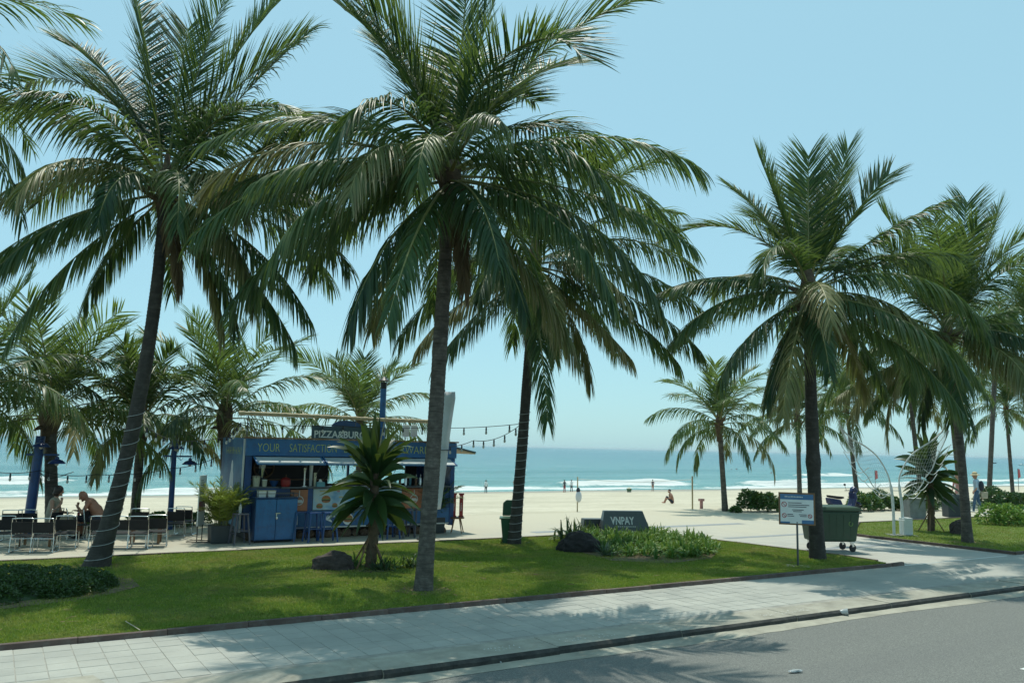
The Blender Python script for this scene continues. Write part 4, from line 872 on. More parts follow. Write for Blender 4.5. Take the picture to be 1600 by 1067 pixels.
t = thing('water_bottle', 'clear water bottle on the worn grey stool', 'bottle', (5.3, 20.95, .742)); b = MB(); b.lathe([(.035, 0), (.037, .15), (.015, .21)], n=12); b.build('body', M['bulb'], t, smooth=True); b = MB(); b.lathe([(.016, .211), (.016, .235)], n=10); b.build('cap', M['blue'], t)

# planter boxes with bushy areca palms
def areca(label, loc, s, H_, seed, m):
    t = thing('potted_palm', label, 'potted plant', loc, R(-3)); rr = random.Random(seed)
    b = MB(); b.taper((0, 0), s * .92, s * .92, s, s, 0, H_); b.build('planter_box', M['pot'], t, bevel=.01); b = MB(); b.box(-s + .03, s - .03, -s + .03, s - .03, H_ - .02, H_ + .004); b.build('soil', M['soil'], t)
    for i in range(62):
        a = rr.uniform(0, 6.28); el = rr.uniform(60, 89); L = rr.uniform(.75, 1.25)
        me = frond_mesh('frond', a, el, L, rr.uniform(25, 75), .5, pairs=30, seg=2, lw=.022, ll=.28, base_r=.007, fold=0, lean=(35, 60)); me.materials[0] = m
        mesh_obj('frond', me, t, (rr.uniform(-s, s) * .6, rr.uniform(-s, s) * .6, H_))
areca('yellow-green areca palm in a dark square planter at the kiosk end', (4.98, 21.45, 0), .27, .42, 3, M['areca'])
areca('green areca palm in a dark square planter right of the bare trunk', (11.0, 21.75, 0), .25, .44, 5, M['hedge'])
# two-slat red chair-stool
t = thing('wooden_stool', 'wooden stool with two tall red uprights, standing by the right planter', 'stool', (11.62, 21.5, 0), CRA + .1)
b = MB(); b.lathe([(.20, .40), (.215, .415), (.215, .435), (.2, .445)], n=22); b.build('seat', M['wood'], t)
for a in (.6, 2.2, 3.9, 5.3): b = MB(); b.tube([(.12 * math.cos(a), .12 * math.sin(a), .40), (.24 * math.cos(a), .24 * math.sin(a), 0)], [.018, .014], 8); b.build('leg', M['wood'], t)
for sx in (-.1, .11):
    b = MB(); b.box(sx - .055, sx + .055, -.035, .035, .447, 1.07); u = b.build('red_upright', M['red'], t, bevel=.006); b = MB(); b.box(sx - .075, sx + .075, -.05, .05, 1.072, 1.12); b.box(sx - .075, sx + .075, -.05, .05, .4465, .48); b.build('upright_cap', M['red'], u)
    b = MB(); rr = random.Random(int(sx * 100))
    for k in range(8): b.box(sx - .018, sx + rr.uniform(.0, .02), -.0372, -.0354, .62 + k * .03, .637 + k * .03)
    b.build('upright_print', M['whitewire'], u)
# feather banner, edge turned to the road
t = thing('feather_banner', 'tall plain white banner standing behind the bare palm trunk', 'banner', (9.95, 20.2, 0))
top = aty(697, 612, 20.2) - Vector((9.95, 20.2, 0)); bot = aty(672, 796, 20.2) - Vector((9.95, 20.2, 0))
b = MB(); b.tube([(bot.x - .1, 0.05, 0), (bot.x - .03, .04, bot.z), (top.x - .02, .02, top.z + .05)], [.016, .014, .009], 8); b.build('pole', M['dsteel'], t)
b = MB(); b.lathe([(.22, 0), (.22, .04), (.05, .06)], (bot.x - .1, .05, 0), 16); b.build('base', M['dsteel'], t)
b = MB(); n = 18; vs = []
for i in range(n + 1):
    u = i / n; c0 = bot.lerp(top, u); wv = .30 if u < .97 else .26; yy = .025 * math.sin(u * 7)
    vs += [(c0.x - .05, 0.02 + yy * .3, c0.z), (c0.x + wv * .5, -.05 + yy, c0.z + .0), (c0.x + wv, -.02 - yy, c0.z + .01)]
b.add(vs, [(3 * i + j, 3 * i + j + 1, 3 * i + j + 4, 3 * i + j + 3) for i in range(n) for j in range(2)]); o = b.build('sail', M['cloth_white'], t, smooth=True)
sm = o.modifiers.new('thick', 'SOLIDIFY'); sm.thickness = .006
b = MB(); s0 = bot.lerp(top, .5); b.box(s0.x - .06, s0.x + .31, -.09, .06, s0.z - .012, s0.z + .012); b.build('batten', M['dsteel'], t)
# standee left of the planter
t = thing('menu_standee', 'slim white and red notice standee on a black stand, turned edge-on', 'sign stand', (4.55, 21.75, 0), R(62))
b = MB(); b.tube([(-.2, -.25, .02), (-.2, .25, .02), (.2, .25, .02), (.2, -.25, .02), (-.2, -.25, .02)], .012, 6); b.build('base_frame', M['black'], t)
for yy in (-.2, .2): b = MB(); b.tube([(yy, 0, .02), (yy, 0, .4)], .012, 6); b.build('stand_leg', M['black'], t)
b = MB(); b.box(-.27, .27, -.012, .012, .40, 1.62); bd = b.build('board', M['white'], t); b = MB(); b.box(-.25, .25, -.0150, -.0125, .75, .98); b.build('red_band', M['red'], bd)
for k in range(9): b = MB(); b.box(-.2, .2 - .1 * (k % 3), -.0152, -.0125, 1.05 + k * .055, 1.065 + k * .055); b.build('print_line', M['dsteel'], bd)
# lamp posts with two hanging lamps each
M['lampblue'] = mat('lamp_enamel', (.012, .04, .16), .3, .15, 8, bmp=0)
def lamppost(label, x, y, lean, big):
    t = thing('lamp_post', label, 'lamp post', (x, y, 0)); Hh = 2.5
    b = MB(); r = .08 if not big else .13; b.tube([(0, 0, 0), (lean * .5, 0, Hh * .5), (lean, 0, Hh)], [r, r * .95, r * .85], 14); b.build('post', M['navy'], t, smooth=True)
    b = MB(); b.bar((lean * .85 - .28, -.02, 2.02), (lean * .85 + .48, -.02, 2.02), .04, .045); b.tube([(lean * .85 + .1, -.02, 1.99), (lean * .85 + .2, -.02, 1.9), (lean * .85 + .24, -.02, 1.97)], .008, 5); b.build('arm', M['navy'], t)
    for (xx, zz_, s, yy) in ((lean * .85 + .44, 1.79, 1.0, -.02), (lean + .02, 2.22, 1.0, -.25 if big else -.18)):
        b = MB(); b.lathe([(.215 * s, 0), (.20 * s, .03), (.13 * s, .09), (.05 * s, .12), (.045 * s, .17), (.02, .19)], (xx, yy, zz_), 18); sh = b.build('lamp_shade', M['lampblue'], t, smooth=True)
        b = MB(); b.ell((xx, yy, zz_ + .0), (.05, .05, .06), 10, 8); b.build('bulb', M['bulb'], sh, smooth=True); b = MB(); b.tube([(xx, yy, zz_ + .18), (xx, yy, zz_ + .42 if zz_ > 2 else 2.0)], .008, 5); b.build('hanger', M['black'], sh)
    b = MB(); b.bar((lean * .9, 0, 2.45), (lean * .9 + .02, -.3, 2.45), .03, .03); b.build('upper_arm', M['navy'], t)
lamppost('thick leaning blue lamp post behind the seated woman', 0.98, 25.0, .10, True); lamppost('slim blue lamp post behind the empty chairs', 4.42, 25.0, -.03, False)
# festoon light strings
def festoon(label, pts, nb, sag, group='festoon lights over the cafe'):
    t = thing('festoon_lights', label, 'light string', pts[0], 0, group); o = Vector(pts[0]); path = []
    for a, b_ in zip(pts[:-1], pts[1:]):
        a = Vector(a); b_ = Vector(b_)
        for i in range(12):
            u = i / 12; path.append(a.lerp(b_, u) - o - Vector((0, 0, sag * 4 * u * (1 - u))))
    path.append(Vector(pts[-1]) - o); b = MB(); b.tube(path, .009, 5); b.build('cable', M['black'], t)
    s = MB(); s.lathe([(.010, 0), (.022, -.04), (.022, -.11)], n=8); sm_ = s.mesh('socket', M['black'], True); g_ = MB(); g_.lathe([(.018, -.11), (.032, -.15), (.026, -.19), (.004, -.205)], n=10); gm = g_.mesh('bulb', M['bulb'], True)
    for i in range(nb):
        f = (i + .5) / nb * (len(path) - 1); k = int(f); p = path[k].lerp(path[min(k + 1, len(path) - 1)], f - k); so_ = mesh_obj('socket', sm_, t, p); mesh_obj('bulb', gm, so_)
festoon('festoon lights strung low behind the cafe chairs', [aty(-30, 733, 24.6), aty(62, 735, 24.8), aty(150, 741, 24.6), aty(270, 731, 24.8), aty(343, 712, 23.9)], 12, .08)
festoon('festoon lights strung from the leaning palm to the kiosk roof', [aty(222, 662, 18.6), aty(272, 688, 24.9), aty(352, 683, 22.0)], 8, .05)
festoon('festoon lights strung along the kiosk roof edge', [aty(352, 683, 22.0), aty(376, 660, 21.45), aty(520, 664, 21.45), aty(660, 668, 21.4), aty(815, 662, 18.0)], 18, .05)
festoon('lower festoon lights from the kiosk corner to the wound palm', [aty(660, 690, 21.42), aty(740, 688, 20.0), aty(815, 662, 18.02)], 9, .16)
# loose cable loops by the lamp post and the kiosk corner
b = MB(); b.tube([aty(62, 738, 24.7), aty(75, 748, 24.7), aty(95, 744, 24.7), aty(115, 737, 24.7)], .01, 5); setp(b.build('cable', M['black']), 'short loop of black cable hanging beside the thick lamp post', 'cable')
# ------------------------------------------------------------------ lawn furniture, bins, signs
def straps(name, m, P, D, Wd, L, Wn, grav, seg=5, fold=.2, prof=None, parent=None, jit=.3, smooth=True):
    V, Q, ti, rn = ribbons(P, D, Wd, L, Wn, grav, seg, fold, prof, jit)
    return mesh_obj(name, np_mesh(name, V, Q, mats=[m], attrs={'tip': ti, 'rnd': rn}, smooth=smooth), parent)
def dirs(az, el): return np.stack([np.cos(el) * np.cos(az), np.cos(el) * np.sin(az), np.sin(el)], 1)
# broad-leaved corn plants, each big leaf its own part
def dracaena(label, loc, Htr, nleaf, Lmin, Lmax, z0, z1, seed):
    t = thing('corn_plant', label, 'tree', loc); rr = random.Random(seed)
    b = MB(); pts = []; rs = []
    for i in range(26): u = i / 25; pts.append((.03 * math.sin(u * 4), .03 * math.cos(u * 3) - .03, -.03 + u * Htr)); rs.append((.11 - .035 * u) * (1 + .12 * (i % 2)) * (1 + .1 * mnoise.noise(Vector((i * .8, seed, 0)))))
    b.tube(pts, rs, 12); tr = b.build('trunk', M['fibre'], t, smooth=True)
    for i in range(16):   # dead leaf stubs
        a = rr.uniform(0, 6.28); z = rr.uniform(.25, z0); b = MB(); b.tube([(.07 * math.cos(a), .07 * math.sin(a), z), (.15 * math.cos(a), .15 * math.sin(a), z + .02), (.17 * math.cos(a), .17 * math.sin(a), z - .06)], [.02, .014, .004], 5); b.build('leaf_stub', M['fibre'], tr)
    for i in range(nleaf):
        u = (i + .5) / nleaf; az = i * 2.4 + rr.uniform(-.3, .3); el = R(-12 + 94 * u ** 1.2 + rr.uniform(-20, 20)); L = rr.uniform(Lmin, Lmax) * (1 - .12 * (1 - u)); z = z0 + (z1 - z0) * u
        d = dirs(np.array([az]), np.array([min(el, R(86))])); wd = np.array([[-math.sin(az), math.cos(az), 0]])
        straps('leaf', M['dracaena'], np.array([[.04 * math.cos(az), .04 * math.sin(az), z]]), d, wd, L, rr.uniform(.17, .23), .35 + .7 * max(0, 1 - u) * rr.uniform(.2, 1.6) + .5 * rr.random(), 8, .10, [.35, .75, 1, 1, .85, .5, .05], t, .85)
    for a in (.5, 2.4, 3.6, 5.2):
        b = MB(); b.tube([(.42 * math.cos(a), .42 * math.sin(a), 0), (.06 * math.cos(a), .06 * math.sin(a), .62)], .018, 6); b.build('prop_stake', M['wood'], t)
dracaena('glossy broad-leaved corn plant propped by stakes beside the brown rock', at(578, 890), 2.1, 78, .9, 1.15, 1.2, 2.08, 4)
dracaena('glossy broad-leaved corn plant behind the white wing sculpture', at(1455, 832), 2.4, 80, .95, 1.25, 1.3, 2.35, 9)
def tuft(name, label, loc, n, L, Wn, m, el=(25, 85), grav=.9, spread=.05, cat='plant', seg=5, group=None, prof=None):
    az = RNG.uniform(0, 6.283, n); e = np.radians(RNG.uniform(el[0], el[1], n)); P = np.stack([RNG.normal(0, spread, n), RNG.normal(0, spread, n), np.zeros(n)], 1)
    o = straps(name, m, P, dirs(az, e), np.stack([-np.sin(az), np.cos(az), 0 * az], 1), L * RNG.uniform(.6, 1.1, n), Wn, grav * RNG.uniform(.5, 1.4, n), seg, .2, prof)
    o.location = loc; return setp(o, label, cat, group)
c = at(578, 890)
for i, (dx, dy, lb) in enumerate(((.45, .0, 'low strappy plant right of the corn plant stakes'), (.85, .12, 'low strappy plant nearest the bare trunk under the corn plant'), (-.35, .1, 'low strappy plant between the brown rock and corn plant trunk'), (.25, -.35, 'low strappy plant in front of the corn plant'))):
    p = c + CR * dx + CF * dy; p.z = .04; tuft('strap_leaf_plant', lb, p, 46, .42, .028, M['dracaena'] if i % 2 else M['lily'], grav=1.3, spread=.09, group='low plants round the corn plant')
def rock(label, loc, s, seed, m, rz=0):
    o = mesh_obj('boulder', rock_mesh('boulder', seed, 5, .32, m), None, loc, (0, 0, rz)); o.scale = s; return setp(o, label, 'rock')
p = at(518, 895); p.z = .12; rock('low brown boulder left of the corn plant on the front lawn', p + CF * .2, (.42, .26, .26), 3.3, M['rockb'], CRA)
p = at(905, 866); p.z = .17; rock('big black boulder at the left end of the lily bed', p + CF * .25, (.46, .32, .33), 7.7, M['rockd'], CRA + .1)
p = at(945, 842); p.z = .2; rock('small black boulder behind the rosette plant, before the stone sign', p + CF * .2, (.26, .2, .26), 1.9, M['rockd'])
p = at(1500, 836); p.z = .16; rock('dark boulder on the far lawn touching the palm trunk', p, (.36, .28, .30), 5.1, M['rockb'])
# lily bed
bedpoly = [(893, 853), (960, 872), (1040, 879), (1105, 872), (1126, 862), (1095, 846), (1010, 836), (925, 836)]
bw = [at(*q) for q in bedpoly]
soil = sheet('planting_bed', [(v.x, v.y) for v in [at(880, 858), at(955, 880), at(1045, 884), at(1112, 876), at(1124, 861), at(1080, 842), at(960, 834), at(890, 842)]], .062, M['soil'])
poly = [(v.x, v.y) for v in bw]; x = RNG.uniform(min(a for a, _ in poly), max(a for a, _ in poly), 1500); y = RNG.uniform(min(a for _, a in poly), max(a for _, a in poly), 1500); m_ = inside(poly, x, y); x = x[m_][:260]; y = y[m_][:260]; nc = len(x); per = 15; n = nc * per
az = RNG.uniform(0, 6.283, n); e = np.radians(RNG.uniform(38, 88, n)); P = np.stack([np.repeat(x, per) + RNG.normal(0, .03, n), np.repeat(y, per) + RNG.normal(0, .03, n), np.full(n, .05)], 1)
setp(straps('lily_bed', M['lily'], P, dirs(az, e), np.stack([-np.sin(az), np.cos(az), 0 * az], 1), np.repeat(RNG.uniform(.30, .46, nc), per) * RNG.uniform(.7, 1.1, n), .045, RNG.uniform(.5, 2.0, n), 6, .2, [.6, .9, 1, .9, .6, .05]), 'dense bed of green spider lilies in front of the stone sign', 'plants', kind='stuff')
p = at(946, 872); p.z = .06; tuft('rosette_plant', 'grey-green spiky rosette plant in front of the black boulder', p, 54, .42, .035, M['agave'], (8, 80), .25, .02)
p = at(893, 850); p.z = .05; tuft('strap_leaf_plant', 'tall dark strap-leaved plant behind the big black boulder', p, 60, .75, .06, M['dracaena'], (30, 88), .9, .16)
p = at(915, 843); p.z = .05; tuft('strap_leaf_plant', 'dark strap-leaved plant between the boulder and stone sign', p, 50, .62, .05, M['dracaena'], (30, 88), .9, .16)
# slanted granite sign
sx = at(975, 842); t = thing('stone_sign', 'slanted grey granite sign slab with white lettering behind the lily bed', 'sign', (sx.x, sx.y, .04), CRA + R(10)); t.scale = (1.1, 1.1, 1.15)
b = MB(); b.hexa([(-.66, -.20, 0), (.72, -.20, 0), (.72, .22, 0), (-.66, .22, 0), (-.52, .02, .64), (.50, .02, .64), (.50, .18, .64), (-.52, .18, .64)]); b.build('slab', M['granite'], t, bevel=.008)
b = MB(); b.hexa([(-1.02, .20, 0), (-.6, .20, 0), (-.6, .6, 0), (-1.02, .6, 0), (-.98, .24, .42), (-.45, .24, .42), (-.45, .56, .42), (-.98, .56, .42)]); b.build('side_block', M['dgranite'], t, bevel=.008)
sl_ = math.atan2(.22, .64); o = text('lettering', 'VNPAY', -.37, -.095, .325, .19, .62, M['white'], t, .006, bold=.015); o.rotation_euler = (R(90) - sl_, 0, 0); o.location = (-.37, -.093, .325)
b = MB()
for i in range(9): b.box(-.2 + i * .055, -.165 + i * .055, -.114, -.110, .262, .285)
b.build('small_lettering', M['whitewire'], t)
# notice board on a post
p = at(1247, 888); t = thing('notice_board', 'white and blue notice board on a thin steel post', 'sign', p, CRA - R(16))
b = MB(); b.tube([(0, 0, .04), (0, 0, 1.0)], .022, 10); b.build('post', M['dsteel'], t); b = MB(); b.box(-.25, .25, -.18, .18, .02, .06); b.build('base_plate', M['concrete'], t)
b = MB(); b.box(-.38, .38, -.012, .03, .93, 1.63); bd = b.build('frame', M['wood'], t, bevel=.004); b = MB(); b.box(-.345, .345, -.018, -.0125, .965, 1.595); b.build('panel', M['white'], bd)
M['notice_blue'] = mat('notice_blue', (.06, .17, .33), .5, .1, 5, bmp=0)
def nb(m, *q):
    b = MB(); b.box(q[0], q[1], -.0215, -.0183, q[2], q[3]); return b.build('notice_print', m, t)
nb(M['notice_blue'], -.345, .345, 1.48, 1.595); nb(M['notice_blue'], -.345, -.15, .965, 1.0); nb(M['notice_blue'], .10, .345, .965, 1.04)
for x0, x1, z in ((-.18, .1, 1.40), (-.18, .26, 1.355), (-.18, .2, 1.315), (-.1, .14, 1.25), (-.08, .1, 1.215), (-.2, -.08, 1.15), (-.2, -.06, 1.115), (.04, .2, 1.15), (.06, .2, 1.115)): nb(M['dsteel'], x0, x1, z, z + .016)
for cx, cz_, r in ((-.265, 1.37, .058), (-.265, 1.13, .05), (.27, 1.13, .045)):
    ring(t, 'prohibition_ring', M['rprint'], cx, cz_, r, -.0225, .013); b = MB(); b.bar((cx - r * .6, -.0225, cz_ + r * .6), (cx + r * .6, -.0225, cz_ - r * .6), .003, .012); b.build('prohibition_bar', M['rprint'], t)
rr = random.Random(2)
b = MB()
for i in range(12): b.box(-.25 + i * .032, -.25 + i * .032 + .022, -.0235, -.0217, 1.525, 1.545 + rr.uniform(0, .012))
b.build('notice_heading', M['whitewire'], t)
# four-wheeled dumpster
p = at(1303, 862); t = thing('dumpster', 'large dark green four-wheeled dumpster behind the palm trunk', 'dumpster', p + CF * .25, CRA + R(9))
b = MB(); b.hexa([(-.56, -.33, .26), (.56, -.33, .26), (.56, .33, .26), (-.56, .33, .26), (-.65, -.39, 1.04), (.65, -.39, 1.04), (.65, .39, 1.04), (-.65, .39, 1.04)]); body = b.build('body', M['olive_bin'], t, bevel=.05)
for xx in (-.4, -.2, 0, .2, .4):
    b = MB(); b.hexa([(xx - .02, -.338, .34), (xx + .02, -.338, .34), (xx + .02, -.32, .34), (xx - .02, -.32, .34), (xx - .022, -.392, .95), (xx + .022, -.392, .95), (xx + .022, -.36, .95), (xx - .022, -.36, .95)]); b.build('rib', M['olive_bin'], body)
b = MB(); b.box(-.70, .70, -.44, .44, 1.04, 1.09); b.build('rim', M['olive_bin'], t, bevel=.02); b = MB(); b.hexa([(-.69, -.42, 1.093), (.69, -.42, 1.093), (.69, .42, 1.093), (-.69, .42, 1.093), (-.62, -.36, 1.14), (.62, -.36, 1.14), (.62, .36, 1.16), (-.62, .36, 1.16)]); b.build('lid', M['olive_bin'], t, bevel=.03)
for sx_ in (-1, 1):
    b = MB(); b.tube([(sx_ * .70, -.2, .98), (sx_ * .78, -.2, .98), (sx_ * .78, .2, .98), (sx_ * .70, .2, .98)], .02, 8); b.build('handle', M['olive_bin'], t)
ring(t, 'recycling_mark', M['lettuce'], .38, .72, .06, -.372, .015)
for sx_ in (-.46, .46):
    for sy_ in (-.24, .24):
        cst = MB(); cst.bar((sx_, sy_, .26), (sx_ + .03, sy_, .13), .07, .06); cs = cst.build('caster', M['steel'], t)
        w_ = MB(); n = 18
        w_.lathe([(.06, -.025), (.095, -.022), (.10, 0), (.095, .022), (.06, .025)], n=18); wo_ = w_.build('wheel', M['rubber'], cs, smooth=True, loc=(sx_ + .03, sy_, .10), rot=(R(90), 0, .2))
# wheelie bin with its lid thrown back
p = at(796, 851); t = thing('wheelie_bin', 'dark green wheelie bin with its lid open, beside the string-wound palm', 'bin', p + CF * .1, CRA)
b = MB(); b.hexa([(-.17, -.2, .04), (.17, -.2, .04), (.17, .2, .04), (-.17, .2, .04), (-.235, -.26, .66), (.235, -.26, .66), (.235, .28, .66), (-.235, .28, .66)]); b.build('body', M['green_bin'], t, bevel=.02)
b = MB(); b.box(-.27, .27, -.29, .30, .655, .69); b.build('rim', M['green_bin'], t, bevel=.01)
b = MB(); b.prism([(-.20, .70), (.20, .70), (.20, 1.02), (.15, 1.10), (-.10, 1.11), (-.19, 1.03)], .27, .33); b.build('lid', M['green_bin'], t, bevel=.02)
for sx_ in (-.19, .19): w_ = MB(); w_.lathe([(.05, -.02), (.08, -.02), (.08, .02), (.05, .02)], n=16); w_.build('wheel', M['rubber'], t, loc=(sx_, .22, .08), rot=(0, R(90), 0))
# scooter parked behind the dumpster
p = at(1318, 806); t = thing('motor_scooter', 'dark blue motor scooter parked behind the dumpster', 'scooter', p, CRA + R(20))
for xx, nm in ((-.6, 'wheel'), (.62, 'wheel')):
    w_ = MB(); w_.lathe([(.17, -.05), (.25, -.045), (.27, 0), (.25, .045), (.17, .05)], n=22); wh = w_.build('wheel', M['rubber'], t, smooth=True, loc=(xx, 0, .27), rot=(R(90), 0, 0)); w_ = MB(); w_.lathe([(.04, -.05), (.168, -.03), (.168, .03), (.04, .05)], n=18); w_.build('rim', M['steel'], wh, smooth=True)
b = MB(); b.prism([(-.75, .5), (-.3, .38), (.2, .3), (.35, .32), (.42, .5), (.2, .42), (-.1, .45), (-.2, .66), (-.8, .74)], -.13, .13); b.build('body_panels', M['scooter'], t, bevel=.04)
b = MB(); b.prism([(.30, .34), (.46, .36), (.62, .74), (.52, .98), (.40, .96), (.42, .7)], -.17, .17); b.build('leg_shield', M['scooter'], t, bevel=.05)
b = MB(); b.prism([(-.72, .75), (-.2, .68), (-.02, .72), (-.05, .78), (-.35, .8), (-.75, .84)], -.13, .13); b.build('seat', M['blackcloth'], t, bevel=.03)
b = MB(); b.tube([(.62, 0, .27), (.46, 0, .98)], .03, 8); b.tube([(.38, -.32, 1.0), (.47, -.1, 1.02), (.47, .1, 1.02), (.38, .32, 1.0)], .015, 8); b.build('handlebar', M['black'], t)
b = MB(); b.prism([(.38, .96), (.66, .9), (.70, 1.05), (.55, 1.2), (.44, 1.12)], -.1, .1); hd = b.build('headlight_cowl', M['scooter'], t, bevel=.04); b = MB(); b.ell((.66, 0, .98), (.04, .07, .06), 10, 8); b.build('headlight', M['bulb'], hd)
for sy_ in (-1, 1):
    b = MB(); b.tube([(.40, sy_ * .24, 1.0), (.38, sy_ * .3, 1.2)], .008, 6); b.ell((.38, sy_ * .31, 1.24), (.02, .07, .05), 10, 6); b.build('mirror', M['black'], t)
b = MB(); b.prism([(.45, .52), (.62, .60), (.85, .50), (.88, .42), (.62, .56)], -.07, .07); b.build('mudguard', M['scooter'], t)
# rubbish bags heaped on the dumpster
M['bag'] = mat('black_rubbish_bag', (.015, .018, .03), .28, .2, 9, bmp=.8, bscale=14)
# concrete block planter and litter bin on the far lawn
p = at(1432, 812); t = thing('concrete_block', 'plain grey concrete bollard block beyond the wing sculpture', 'block', p + CF * .2, CRA + .1); b = MB(); b.taper((0, 0), .34, .30, .33, .29, 0, .80); b.build('block', M['concrete'], t, bevel=.015); b = MB(); b.box(-.36, .36, -.32, .32, .803, .83); b.build('coping', M['concrete'], t, bevel=.01)
p = at(1497, 808); t = thing('litter_bin', 'dark box litter bin half hidden by the far lawn palm', 'bin', p + CF * .2, CRA - .1); b = MB(); b.taper((0, 0), .40, .33, .40, .33, 0, .78); b.build('body', M['pot'], t, bevel=.01); b = MB(); b.prism([(-.44, .783), (.44, .783), (.40, .87), (.2, .93), (-.2, .93), (-.40, .87)], -.36, .36); b.build('hood', M['dsteel'], t, bevel=.01)
# wing sculpture: white tube arcs, feather loops and wire netting
p = at(1403, 838); t = thing('wing_sculpture', 'white metal angel-wing frame with wire netting on the far lawn', 'sculpture', p, CRA)
def S_(px, py, dy=0.0): return Vector(((px - 1403) / 51.6, dy, (838 - py) / 51.6))
def smooth_path(pts, k=6):
    out = []
    for i in range(len(pts) - 1):
        p0 = pts[max(i - 1, 0)]; p1 = pts[i]; p2 = pts[i + 1]; p3 = pts[min(i + 2, len(pts) - 1)]
        for j in range(k):
            u = j / k; out.append(.5 * ((2 * p1) + (p2 - p0) * u + (2 * p0 - 5 * p1 + 4 * p2 - p3) * u * u + (3 * p1 - p0 - 3 * p2 + p3) * u ** 3))
    return out + [pts[-1]]
for sgn, lead in ((-1, [(1397, 838), (1397, 790), (1394, 755), (1388, 735), (1374, 712), (1355, 696), (1335, 685), (1318, 668), (1314, 655)]), (1, [(1411, 838), (1411, 790), (1408, 755), (1411, 738), (1424, 715), (1440, 700), (1465, 684), (1482, 668), (1488, 652)])):
    main = smooth_path([S_(*q) for q in lead]); b = MB(); b.tube(main, [.045] * 12 + [.024] * (len(main) - 12), 8); wg = b.build('wing_spar', M['white'], t, smooth=True)
    low = smooth_path([S_(*(q if sgn < 0 else (2808 - q[0], q[1]))) for q in ((1394, 772), (1378, 771), (1365, 758), (1358, 745), (1346, 730), (1338, 712), (1326, 690), (1316, 668))]); b = MB(); b.tube(low, .016, 6); b.build('wing_edge', M['white'], wg)
    for (x0, y0, x1, y1, dp) in ((1314, 690, 1336, 700, 7), (1320, 705, 1345, 715, 8), (1328, 722, 1360, 730, 9), (1338, 738, 1362, 744, 8), (1352, 752, 1378, 757, 8), (1364, 764, 1392, 770, 8)):
        if sgn > 0: x0, x1 = 2808 - x0, 2808 - x1
        b = MB(); b.tube(smooth_path([S_(x0 - sgn * 0, y0), S_((x0 + x1) / 2, max(y0, y1) + dp), S_(x1, y1)], 5), .012, 5); b.build('feather_loop', M['white'], wg)
    b = MB(); rr = random.Random(5 + sgn)
    for i in range(15):
        for j in range(15):
            u = (i + .5 * (j % 2)) / 14; v = j / 14; k1 = min(len(main) - 1, int((.35 + .62 * min(1, u)) * (len(main) - 1))); k2 = min(len(low) - 1, int(min(1, u) * (len(low) - 1)))
            pt = main[k1].lerp(low[k2], v)
            if j < 14:
                for du in (-.5, .5):
                    u2 = (i + .5 * (j % 2) + du) / 14
                    if u2 < 0 or u2 > 1: continue
                    q1 = min(len(main) - 1, int((.35 + .62 * u2) * (len(main) - 1))); q2 = min(len(low) - 1, int(u2 * (len(low) - 1))); b.tube([pt, main[q1].lerp(low[q2], (j + 1) / 14)], .0035, 3, cap=False)
    b.build('wire_netting', M['whitewire'], wg)
b = MB(); b.box(.12, .40, -.16, .16, .062, .58); b.build('footing', M['white'], t, bevel=.01); b = MB(); b.box(-.3, .5, -.3, .3, 0, .06); b.build('base', M['concrete'], t)
for zz_ in (.5, 1.4): b = MB(); b.tube([(-.1, 0, zz_), (.14, -.21 if zz_ < 1 else 0, zz_)], .015, 6); b.build('cross_tie', M['white'], t)

# shrubs and groundcover, real leaf faces
def leaf_cloud(name, m, centers, radii, n, size, parent=None, flat=1.0):
    centers = np.array(centers, float); radii = np.array(radii, float); k = RNG.integers(0, len(centers), n)
    d = nrm(RNG.normal(0, 1, (n, 3))); d[:, 2] = np.abs(d[:, 2]) * 1.1 - .12; r = RNG.uniform(.72, 1.04, n)[:, None] ** .6; P = centers[k] + d * radii[k] * r
    a = RNG.uniform(0, 6.283, n); D = nrm(d * .8 + np.stack([np.cos(a), np.sin(a), RNG.uniform(-.2, .9, n)], 1)); Wd = nrm(np.cross(D, RNG.normal(0, 1, (n, 3))))
    V, Q, ti, rn = ribbons(P, D, Wd, size * RNG.uniform(.7, 1.3, n), size * .55, .4, 2, 0, [.25, 1, .1])
    o = mesh_obj(name, np_mesh(name, V, Q, mats=[m], attrs={'tip': ti, 'rnd': rn}), parent); return o
def shrub(label, pts, rad, n, size, m, cat='shrub', name='shrub', group=None):
    c0 = Vector(pts[0]); t = thing(name, label, cat, (c0.x, c0.y, 0), 0, group)
    o = leaf_cloud('foliage', m, [tuple(Vector(q) - Vector((c0.x, c0.y, 0))) for q in pts], rad, n, size, t)
    b = MB(); rr = random.Random(int(c0.x * 10))
    for q, r in zip(pts, rad):
        for k in range(1): e = Vector(q) - Vector((c0.x, c0.y, 0)); f = Vector((e.x + rr.uniform(-.1, .1), e.y + rr.uniform(-.1, .1), 0)); b.tube([f, e + Vector((rr.uniform(-.5, .5) * r[0], rr.uniform(-.5, .5) * r[1], r[2] * .5))], [.015, .006], 5)
    b.build('stems', M['fibre'], t)['kind'] = 'stuff'
